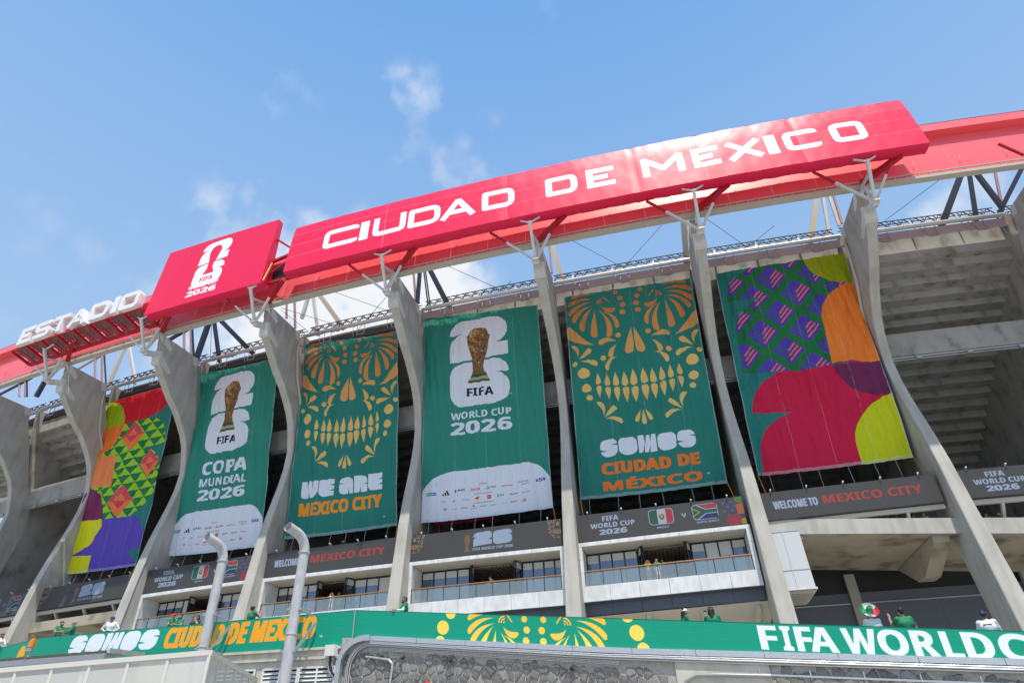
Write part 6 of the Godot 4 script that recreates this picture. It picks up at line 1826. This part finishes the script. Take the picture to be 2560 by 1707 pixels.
func clip_half(poly: Array, p: Vector2, n: Vector2) -> Array:
	var out := []
	for i in poly.size():
		var a: Vector2 = poly[i]
		var b: Vector2 = poly[(i + 1) % poly.size()]
		var da := (a - p).dot(n)
		var db := (b - p).dot(n)
		if da <= 0: out.append(a)
		if (da < 0 and db > 0) or (da > 0 and db < 0): out.append(a.lerp(b, da / (da - db)))
	return out
func build_stone_wall() -> void:
	var o := thing("stone_wall", "grey rubble stone wall under the green parapet corner", "wall", WP(2, 6, -3.6, 0))
	var ex := (WP(2, 1, 0, 0) - WP(2, 0, 0, 0))
	ex.y = 0
	var nz := WP(2, 0, 0, 1) - WP(2, 0, 0, 0)
	var bk := MB.new()
	bk.quad(WP(2, -0.45, -8.0, 0.0), WP(2, 11.9, -8.0, 0.0), WP(2, 11.9, -1.0, 0.0), WP(2, -0.45, -1.0, 0.0))
	bk.quad(WP(2, 14.6, -8.0, 0.0), WP(2, 26.2, -8.0, 0.0), WP(2, 26.2, -1.0, 0.0), WP(2, 14.6, -1.0, 0.0))
	part(o, "mortar_bed", bk, M.mortar)
	var rg := RandomNumberGenerator.new()
	rg.seed = 9
	for zone in [[-0.3, 11.85, -2.75, -1.36, 0.34, 0.25], [14.7, 24.0, -1.75, -1.15, 0.42, 0.28]]:
		var nx := int((zone[1] - zone[0]) / zone[4])
		var ny := int((zone[3] - zone[2]) / zone[5])
		var seeds := {}
		for i in range(-2, nx + 2):
			for j in range(-2, ny + 2):
				seeds[Vector2i(i, j)] = Vector2(zone[0] + (i + 0.5 + 0.5 * (j & 1) + rg.randf_range(-0.46, 0.46)) * zone[4], zone[2] + (j + 0.5 + rg.randf_range(-0.44, 0.44)) * zone[5])
		for i in nx:
			for j in ny:
				var p: Vector2 = seeds[Vector2i(i, j)]
				var cell := [p + Vector2(-1, -1), p + Vector2(1, -1), p + Vector2(1, 1), p + Vector2(-1, 1)]
				for a in range(-2, 3):
					for b in range(-2, 3):
						if a == 0 and b == 0: continue
						var q: Vector2 = seeds[Vector2i(i + a, j + b)] if seeds.has(Vector2i(i + a, j + b)) else p + Vector2(a * 0.4, b * 0.3)
						cell = clip_half(cell, (p + q) * 0.5, (q - p))
				var off := Geometry2D.offset_polygon(PackedVector2Array(cell), -0.016, Geometry2D.JOIN_ROUND)
				if off.is_empty(): continue
				var po: PackedVector2Array = off[0]
				if Geometry2D.is_polygon_clockwise(po): po.reverse()
				var cen := Vector2.ZERO
				for q in po: cen += q
				cen /= po.size()
				var g := MB.new()
				var dep := rg.randf_range(0.02, 0.06)
				var tilt := Vector2(rg.randf_range(-0.08, 0.08), rg.randf_range(-0.1, 0.1))
				var Pt := func(q: Vector2, z: float) -> Vector3: return WP(2, q.x, 0, z) * Vector3(1, 0, 1) + Vector3(0, WP(2, 6.0, q.y, 0).y - (q.x - 6.0) * 0.135, 0)
				var ring := []
				for q in po: ring.append(cen + (q - cen) * 0.82 + Vector2(rg.randf_range(-0.01, 0.01), rg.randf_range(-0.01, 0.01)))
				for k in po.size():
					var k2 := (k + 1) % po.size()
					var z0: float = dep + (ring[k] - cen).dot(tilt)
					var z1: float = dep + (ring[k2] - cen).dot(tilt)
					g.quad(Pt.call(po[k], 0.002), Pt.call(po[k2], 0.002), Pt.call(ring[k2], z1), Pt.call(ring[k], z0))
					g.tri(Pt.call(ring[k], z0), Pt.call(ring[k2], z1), Pt.call(cen, dep + 0.008))
				part(o, "stone", g, M.stone[rg.randi() % 4])
	# weeds in the joints
	for k in 5:
		var t: float = [1.4, 2.3, 4.2, 1.0, 8.6][k]
		var w := MB.new()
		for j in 26:
			var a := WP(2, t + rg.randf_range(-0.05, 0.05), -1.62, 0.06)
			var d := Vector3(rg.randf_range(-1, 1), rg.randf_range(-0.3, 1.0), rg.randf_range(0.1, 1)).normalized() * rg.randf_range(0.06, 0.16)
			var sd := d.cross(Vector3(rg.randf(), rg.randf(), rg.randf())).normalized() * 0.014
			w.tri(a - sd, a + sd, a + d); w.tri(a + d * 0.5 - sd * 1.6, a + d * 0.5 + sd * 1.6, a + d * 1.15)
		single("weed", ["small green weed under the tray near the bent conduit", "larger weed right of the bent conduit", "tiny weed midway along the stone wall", "weed left of the bent conduit", "tiny weed at the right end of the stone wall"][k], "weed", w, M.weed, WP(2, t, -1.7, 0.06), "weeds on the stone wall")
	# beige rendered panel between the two stone stretches
	var pn := thing("rendered_panel", "beige rendered wall panel with a dark curved conduit, right of the stone wall", "wall panel", WP(2, 13, -3, 0))
	var pf := MB.new()
	pf.quad(WP(2, 11.9, -8.0, 0.06), WP(2, 14.6, -8.0, 0.06), WP(2, 14.6, -1.0, 0.06), WP(2, 11.9, -1.0, 0.06))
	part(pn, "face", pf, M.plaster)
	var pc := MB.new()
	pc.tube([WP(2, 11.95, -3.0, 0.12), WP(2, 12.0, -2.2, 0.12), WP(2, 12.15, -1.75, 0.12), WP(2, 12.5, -1.55, 0.12), WP(2, 13.2, -1.5, 0.12), WP(2, 14.6, -1.45, 0.12)], 0.05, 8)
	part(pn, "conduit", pc, M.steel_grey)

# ---------------------------------------------------------------- exhaust stacks, mesh enclosure, lean-to roof
func build_stacks() -> void:
	for w in 2:
		var b: Vector3 = [Vector3(-8.78, GROUND, -26.44), Vector3(-12.95, GROUND, -28.38)][w]
		var top: float = [8.25, 8.6][w]
		var o := thing("exhaust_stack", ["tall white exhaust stack with bent top, the right one of two", "white exhaust stack with bent top, the left one of two"][w], "pipe", b, "exhaust stacks in front of the green parapet")
		var g := MB.new()
		g.tube([b, Vector3(b.x, 5.15, b.z)], 0.215, 24, false)
		part(o, "lower_pipe", g, M.pipe)
		var u := MB.new()
		u.tube([Vector3(b.x, 5.15, b.z), Vector3(b.x, top, b.z)], 0.195, 24, false)
		part(o, "upper_pipe", u, M.pipe)
		for h in [5.15, top]:
			var f := MB.new()
			f.tube([Vector3(b.x, h - 0.025, b.z), Vector3(b.x, h + 0.025, b.z)], 0.235, 24)
			part(o, "flange", f, M.pipe)
		# bend towards the left and a little to the front, cut open at the end
		var d := Vector3(-0.52, 0.0, 0.85).normalized()
		var pts := []
		for k in 9:
			var an := deg_to_rad(82.0) * k / 8.0
			pts.append(Vector3(b.x, top, b.z) + Vector3.UP * sin(an) * 0.72 + d * (1.0 - cos(an)) * 0.72)
		var e0: Vector3 = pts[8]
		var ed: Vector3 = (pts[8] - pts[7]).normalized()
		pts.append(e0 + ed * 0.42)
		var bend := MB.new()
		bend.tube(pts, 0.195, 24, false)
		part(o, "bend", bend, M.pipe)
		var rim := MB.new()
		rim.tube([pts[9] - ed * 0.04, pts[9] + ed * 0.004], 0.203, 24, false)
		part(o, "rim", rim, M.pipe)
		for h in ([6.05, 4.55] if w == 0 else [6.4, 5.1]):
			var br := MB.new()
			var c := Vector3(b.x, h, b.z)
			br.beam(c + Vector3(0.2, 0, -0.02), c + Vector3(0.55, -0.12, -0.55), 0.07, 0.07); br.beam(c + Vector3(-0.28, 0, 0.1), c + Vector3(0.28, 0, 0.1), 0.05, 0.09)
			part(o, "wall_bracket", br, M.steel_grey)
		var sb := MB.new()
		var c2 := Vector3(b.x, 4.7 if w == 0 else 5.1, b.z)
		sb.beam(c2 + Vector3(0.24, -0.1, 0.0), c2 + Vector3(0.72, 0.95, -0.5), 0.09, 0.09)
		part(o, "stay", sb, M.steel_grey)
	# perforated enclosure at the lower left
	var A := Vector3(-24.0, 3.6, -24.27)
	var B := Vector3(-9.18, 3.6, -20.64)
	var C := Vector3(-9.77, 3.6, -26.3)
	var en := thing("mesh_enclosure", "beige perforated-metal plant enclosure at the lower left", "enclosure", Vector3(B.x, GROUND, B.z))
	var dn := Vector3(0, -5.3, 0)
	var n := 11
	for k in n:
		var a := A.lerp(B, float(k) / n)
		var b := A.lerp(B, (k + 1.0) / n)
		var g := MB.new()
		g.beam(a.lerp(b, 0.5) + dn * 0.5, a.lerp(b, 0.5) + dn * 0.5 + Vector3(0, 0.001, 0), 0.1, 0.1)
		g = MB.new()
		g.quad(a + dn, b + dn, b, a)
		part(en, "mesh_panel", g, M.mesh_panel)
		var f := MB.new()
		f.beam(b, b + dn, 0.07, 0.09)
		part(en, "post", f, M.mesh_frame)
	for k in 6:
		var a := B.lerp(C, k / 6.0)
		var b := B.lerp(C, (k + 1) / 6.0)
		var g := MB.new()
		g.quad(a + dn, b + dn, b, a)
		part(en, "mesh_panel", g, M.mesh_panel)
		var f := MB.new()
		f.beam(b, b + dn, 0.07, 0.07)
		part(en, "post", f, M.mesh_frame)
	for q in [[A, B], [B, C]]:
		var r := MB.new()
		r.beam(q[0], q[1], 0.12, 0.14)
		part(en, "top_rail", r, M.mesh_frame)
	# lean-to roof behind it, seen from below
	var ro := thing("lean_to_roof", "dark corrugated lean-to roof edge with steel gutter, lower left", "roof", Vector3(-18, 3.0, -27))
	var p0 := Vector3(-27.0, 4.55, -28.55)
	var p1 := Vector3(-15.5, 4.55, -26.1)
	var bk := Vector3(-0.9, 0.55, -4.2)
	var sh := MB.new()
	for k in 40:
		var a := p0.lerp(p1, k / 40.0) + Vector3(0, 0.2 + 0.025 * (k % 2), 0)
		var b := p0.lerp(p1, (k + 1) / 40.0) + Vector3(0, 0.2 + 0.025 * ((k + 1) % 2), 0)
		sh.quad(a, b, b + bk, a + bk)
	part(ro, "sheeting", sh, M.steel_grey)
	var gu := MB.new()
	gu.beam(p0, p1, 0.14, 0.2)
	part(ro, "gutter", gu, M.steel_grey)
	for k in 5:
		var a := p0.lerp(p1, 0.2 + 0.19 * k)
		var g := MB.new()
		g.beam(a + Vector3(0, -0.02, 0), a + Vector3(-0.1, -0.35, -0.5), 0.06, 0.1)
		part(ro, "bracket", g, M.steel_grey)
	var ed2 := MB.new()
	ed2.beam(p1 + Vector3(0.05, 0.2, 0), p1 + Vector3(0.05, 0.2, 0) + bk, 0.08, 0.16)
	part(ro, "verge_trim", ed2, M.panel_white)
	var po := MB.new()
	po.tube([p1 + Vector3(-0.9, -0.1, -0.4), p1 + Vector3(-0.9, -6.2, -0.4)], 0.09, 10)
	part(ro, "post", po, M.white_plastic)
	var wl := MB.new()
	wl.quad(p0 + bk + Vector3(0, -6, 0), p1 + bk + Vector3(0, -6, 0), p1 + bk + Vector3(0, -0.1, 0), p0 + bk + Vector3(0, -0.1, 0))
	part(ro, "back_wall", wl, M.room)
	# amber beacon on a thin pole
	var bc := Vector3(-18.1, 4.7, -25.6)
	var be := thing("beacon", "amber warning beacon on a thin pole, lower left", "beacon", bc - Vector3(0.1, 2.0, 0))
	var s := MB.new()
	s.tube([bc + Vector3(-0.35, -2.0, 0), bc], 0.022, 6)
	part(be, "pole", s, M.steel_grey)
	var c := MB.new()
	c.tube([bc, bc + Vector3(0, 0.08, 0)], 0.12, 12); c.tube([bc + Vector3(0, 0.08, 0), bc + Vector3(0, 0.16, 0)], 0.09, 12)
	part(be, "base", c, M.steel_grey)
	var l := MB.new()
	l.tube([bc + Vector3(0, 0.16, 0), bc + Vector3(0.02, 0.4, 0)], 0.105, 14); l.tube([bc + Vector3(0.02, 0.4, 0), bc + Vector3(0.02, 0.45, 0)], 0.08, 14)
	part(be, "lens", l, M.amber)
	# red canopy tip that just enters the frame from below
	var tip := Vector3(-2.07, 2.02, -15.61)
	var cn := MB.new()
	for k in 8:
		var a := TAU * k / 8
		var b := TAU * (k + 1) / 8
		cn.tri(tip, tip + Vector3(cos(b) * 1.6, -1.0, sin(b) * 1.6), tip + Vector3(cos(a) * 1.6, -1.0, sin(a) * 1.6))
	var tn := thing("red_parasol", "red parasol tip at the bottom edge, in front of the stone wall", "parasol", Vector3(tip.x, GROUND, tip.z))
	part(tn, "canopy", cn, M.red_cloth)
	var tp := MB.new()
	tp.tube([Vector3(tip.x, GROUND, tip.z), tip - Vector3(0, 0.05, 0)], 0.03, 8)
	part(tn, "pole", tp, M.steel_grey)
	# red shelter just visible inside, below the right trophy banner
	var rs := thing("red_awning", "dark red awning inside the concourse, below the right trophy banner", "awning", PT(4, -4, 20))
	var ra := MB.new()
	ra.box(PT(4.3, -3.4, 21.9), TS(4) * 3.0, Vector3.UP * 0.55, NS(4) * 0.05); ra.quad(PT(1.3, -3.4, 22.4), PT(7.3, -3.4, 22.4), PT(7.3, -5.4, 22.9), PT(1.3, -5.4, 22.9))
	part(rs, "valance", ra, mat(lin(0.30, 0.005, 0.02), 0.6))
	for s2 in [1.6, 7.0]:
		var g := MB.new()
		g.beam(PT(s2, -3.6, 18.0), PT(s2, -3.6, 21.4), 0.1, 0.1)
		part(rs, "post", g, M.red_steel)

# ---------------------------------------------------------------- people
func build_people() -> void:
	var skin := Color(0.46, 0.25, 0.16)
	var skin2 := Color(0.32, 0.16, 0.10)
	var jersey := Color(0.010, 0.19, 0.085)
	var white := Color(0.74, 0.75, 0.78)
	var dark := Color(0.02, 0.02, 0.025)
	var denim := Color(0.05, 0.07, 0.13)
	var eye := Color(0.03, 0.02, 0.02)
	var lip := Color(0.36, 0.14, 0.11)
	var hair := mat(lin(0.012, 0.009, 0.008), 0.6)
	var grey := mat(lin(0.32, 0.31, 0.30), 0.7)
	var blonde := mat(lin(0.40, 0.24, 0.08), 0.6)
	var capb := mat(lin(0.015, 0.05, 0.45), 0.7)
	var capw := mat(lin(0.7, 0.69, 0.66), 0.8)
	var capr := mat(lin(0.55, 0.015, 0.05), 0.7)
	var capg := mat(lin(0.01, 0.25, 0.09), 0.7)
	var charcoal := mat(lin(0.06, 0.06, 0.065), 0.8)
	var C := func(shirt: Color, sk: Color, low: Color = Color.BLACK, sleeve = null) -> Array: return [shirt, sk, low, dark, eye, sk if sleeve == null else sleeve, lip]
	# [head position, floor drop from it, yaw, pose, colours, label, extras]
	var L := [
		[Vector3(-23.3, 7.72, -34.62), 1.0, "rest", C.call(jersey, skin, denim), "dark-bearded person in green jersey, leftmost of a talking pair", [["hair", hair], ["beard", hair]]],
		[Vector3(-22.35, 7.62, -34.15), -0.9, "rest", C.call(jersey, skin, denim, jersey), "grey-haired person in green jersey facing the bearded one", [["hair", grey]]],
		[Vector3(-19.75, 7.48, -32.92), 0.15, "akimbo", C.call(white, skin2, dark, white), "officer in white shirt and blue cap, hands on hips, left side", [["hair", hair], ["cap", capb]]],
		[Vector3(-15.95, 7.12, -31.2), 1.1, "rest", C.call(jersey, skin, denim), "long-haired person in red cap and green top at the left parapet", [["long_hair", blonde], ["cap", capr]]],
		[Vector3(-15.52, 7.06, -31.05), -0.3, "rest", C.call(jersey, skin, denim), "bearded smiling person in green top beside the red cap", [["hair", hair], ["beard", hair]]],
		[Vector3(-14.75, 7.0, -31.1), -0.5, "face", C.call(Color(0.05, 0.05, 0.06), skin, denim), "dark-haired person with hands at the face by the left stack", [["long_hair", hair]]],
		[Vector3(-11.55, 6.86, -29.2), 2.6, "phone2", C.call(jersey, skin, denim), "person in green shirt filming with a phone between the two stacks", [["hair", hair]]],
		[Vector3(-4.45, 6.27, -26.0), -1.1, "rest", C.call(jersey, skin2, denim, white), "close-cropped person in green jersey at the parapet corner", [["hair", charcoal], ["beard", charcoal]]],
		[Vector3(5.47, 4.86, -23.05), 1.6, "rest", C.call(jersey, skin, denim), "person in white cap and ponytail, green jersey, side on", [["long_hair", hair], ["cap", capw]]],
		[Vector3(6.15, 4.72, -22.25), 2.8, "phone", C.call(jersey, skin, denim, dark), "person in grey beanie and green jersey holding a phone up", [["long_hair", hair], ["beanie", charcoal], ["number", M.white_plastic]]],
		[Vector3(10.2, 4.05, -20.25), 3.0, "rest", C.call(white, skin, denim), "person under a wide green, white and red sombrero", [["sombrero", [capg, capr, capw]]]],
		[Vector3(10.92, 4.02, -19.87), 3.0, "phone", C.call(jersey, skin, denim), "person in patterned green jersey filming, seen from behind, right side", [["hair", hair]]],
		[Vector3(12.8, 3.74, -19.25), 2.6, "rest", C.call(white, skin2, dark, white), "officer in white shirt and blue cap, back turned, right side", [["hair", hair], ["cap", capb], ["word", charcoal]]],
		[Vector3(-28.0, 7.75, -37.1), 1.2, "rest", C.call(white, skin2, dark, white), "person in white shirt at the far left edge", [["hair", hair]]]]
	for q in L:
		var hd: Vector3 = q[0]
		# stand on the walkway below
		var fl := floor_at(hd)
		var ht: float = hd.y - fl
		var yaw: float = q[1]
		if q[5].has(["cap", capb]): pass
		person(Vector3(hd.x, fl, hd.z), yaw, q[2], clampf(ht, 1.5, 1.95), q[3], q[4], q[5], "people along the green parapet")
		if q[2] == "phone2": phone_at(Vector3(hd.x, fl, hd.z), yaw, ht, Vector3(0.0, 1.62, 0.42), "black phone held up between the two stacks")
		if q[2] == "phone": phone_at(Vector3(hd.x, fl, hd.z), yaw, ht, Vector3(0.24, 1.67, 0.41), "black phone raised by the %s" % ("person in the grey beanie" if hd.x < 8 else "person in the patterned jersey"))
	# balcony guests
	var G := [[3, -7.6, -0.7, 0.3, "face", C.call(white, skin, white), "guest in white with hands raised, balcony under the left skull banner", [["hair", hair], ["cap", capw]]],
		[3, -7.0, -0.9, -0.4, "stand", C.call(jersey, skin, denim, jersey), "guest in green cap and jersey, balcony under the left skull banner", [["cap", capg]]],
		[4, 8.0, -0.6, -1.3, "lean", C.call(jersey, skin, denim), "guest in green leaning on the rail under the right trophy banner", [["hair", hair]]],
		[5, 21.15, -0.7, 0.1, "face", C.call(Color(0.75, 0.42, 0.02), skin, Color(0.3, 0.26, 0.1)), "guest in yellow shirt and white cap on the right balcony", [["cap", capw]]],
		[5, 21.9, -0.55, 0.4, "stand", C.call(jersey, skin, white), "fair-haired guest in green top and white trousers on the right balcony", [["long_hair", blonde]]],
		[5, 22.35, -0.8, -0.8, "rest", C.call(Color(0.06, 0.06, 0.08), skin2, dark, Color(0.06, 0.06, 0.08)), "guest in dark jacket beside the one in white trousers", [["hair", hair]]],
		[5, 23.4, -2.6, 0.4, "stand", C.call(dark, skin2, dark, dark), "guest in dark clothes inside the open door, the left one", [["hair", hair]]],
		[5, 24.1, -2.6, -0.2, "stand", C.call(Color(0.10, 0.04, 0.03), skin2, dark), "guest in brown clothes inside the open door, the right one", [["hair", hair]]]]
	for q in G:
		var d: Array = LED_DH[q[0]]
		var s: float = q[1]
		var at := PT(s, q[2], 13.70 + (d[0] + d[1]) * 0.5)
		person(at, atan2(NS(s).x, NS(s).z) + q[3], q[4], 1.72, q[5], q[6], q[7], "guests on the balconies")
	# spectators along the ramp parapet, small and half hidden
	var R := [[38.7, white, "white-shirted", capw], [39.7, jersey, "green-shirted", hair], [40.4, jersey, "second green-shirted", hair], [41.1, jersey, "third green-shirted", capr], [42.3, jersey, "fourth green-shirted", hair], [43.1, Color(0.5, 0.42, 0.38), "beige-shirted", capw], [47.5, jersey, "green-shirted", hair], [48.4, dark, "dark-shirted", capw], [50.2, Color(0.3, 0.3, 0.32), "grey-shirted", hair]]
	for q in R:
		var s: float = q[0]
		var fl: float = 16.06 - (s - 33.4) * 0.088 + 0.2
		var where := "under the purple-diamond screen" if s < 45 else "right of the rightmost rib shown whole"
		person(PT(s, -1.2, fl), atan2(NS(s).x, NS(s).z) + sin(s * 3.0), "stand", 1.7, C.call(q[1], skin, denim), "%s spectator on the ramp %s" % [q[2], where], [["cap" if q[3] != hair else "hair", q[3]]], "spectators on the ramp")
	var hy := mat(lin(0.75, 0.62, 0.03), 0.5)
	for k in 2:
		var s: float = [-7.7, -9.0][k]
		person(PT(s, -1.6, 18.75 - 0.15 * k), 0.3, "stand", 1.68, C.call(dark, skin2, dark), ["worker in yellow helmet above the left welcome screen, right of two", "worker in yellow helmet above the left welcome screen, left of two"][k], [["helmet", hy]], "workers above the screens")
	var dk := MB.new()
	for k in 26:
		var a := lerpf(-130.0, 100.0, k / 26.0)
		var b := lerpf(-130.0, 100.0, (k + 1) / 26.0)
		dk.quad(PT(a, -29.8, 8.0), PT(b, -29.8, 8.0), PT(b, -29.8, 26.0), PT(a, -29.8, 26.0))
		if b < 31.0: dk.quad(PT(a, -0.5, 18.6), PT(b, -0.5, 18.6), PT(b, -29.8, 18.4), PT(a, -29.8, 18.4))
	structure("concourse", dk, M.concrete_shaded_stained)
func floor_at(p: Vector3) -> float:
	# height of the walkway under a point: the parapet top of the nearest section, less the parapet height
	var drop := [0.92, 0.95, 1.1, 1.12]
	var best := 1e9
	var h := 0.0
	for sec in 3:
		var a := wpt(sec)
		var b := wpt(sec + 1)
		var d := Vector2(b.x - a.x, b.z - a.z)
		var t := clampf((Vector2(p.x - a.x, p.z - a.z)).dot(d) / d.length_squared(), 0, 1)
		var q := Vector2(a.x, a.z) + d * t
		var e := q.distance_to(Vector2(p.x, p.z))
		if e < best:
			best = e
			h = lerpf(a.y - drop[sec], b.y - drop[sec + 1], t)
	return h
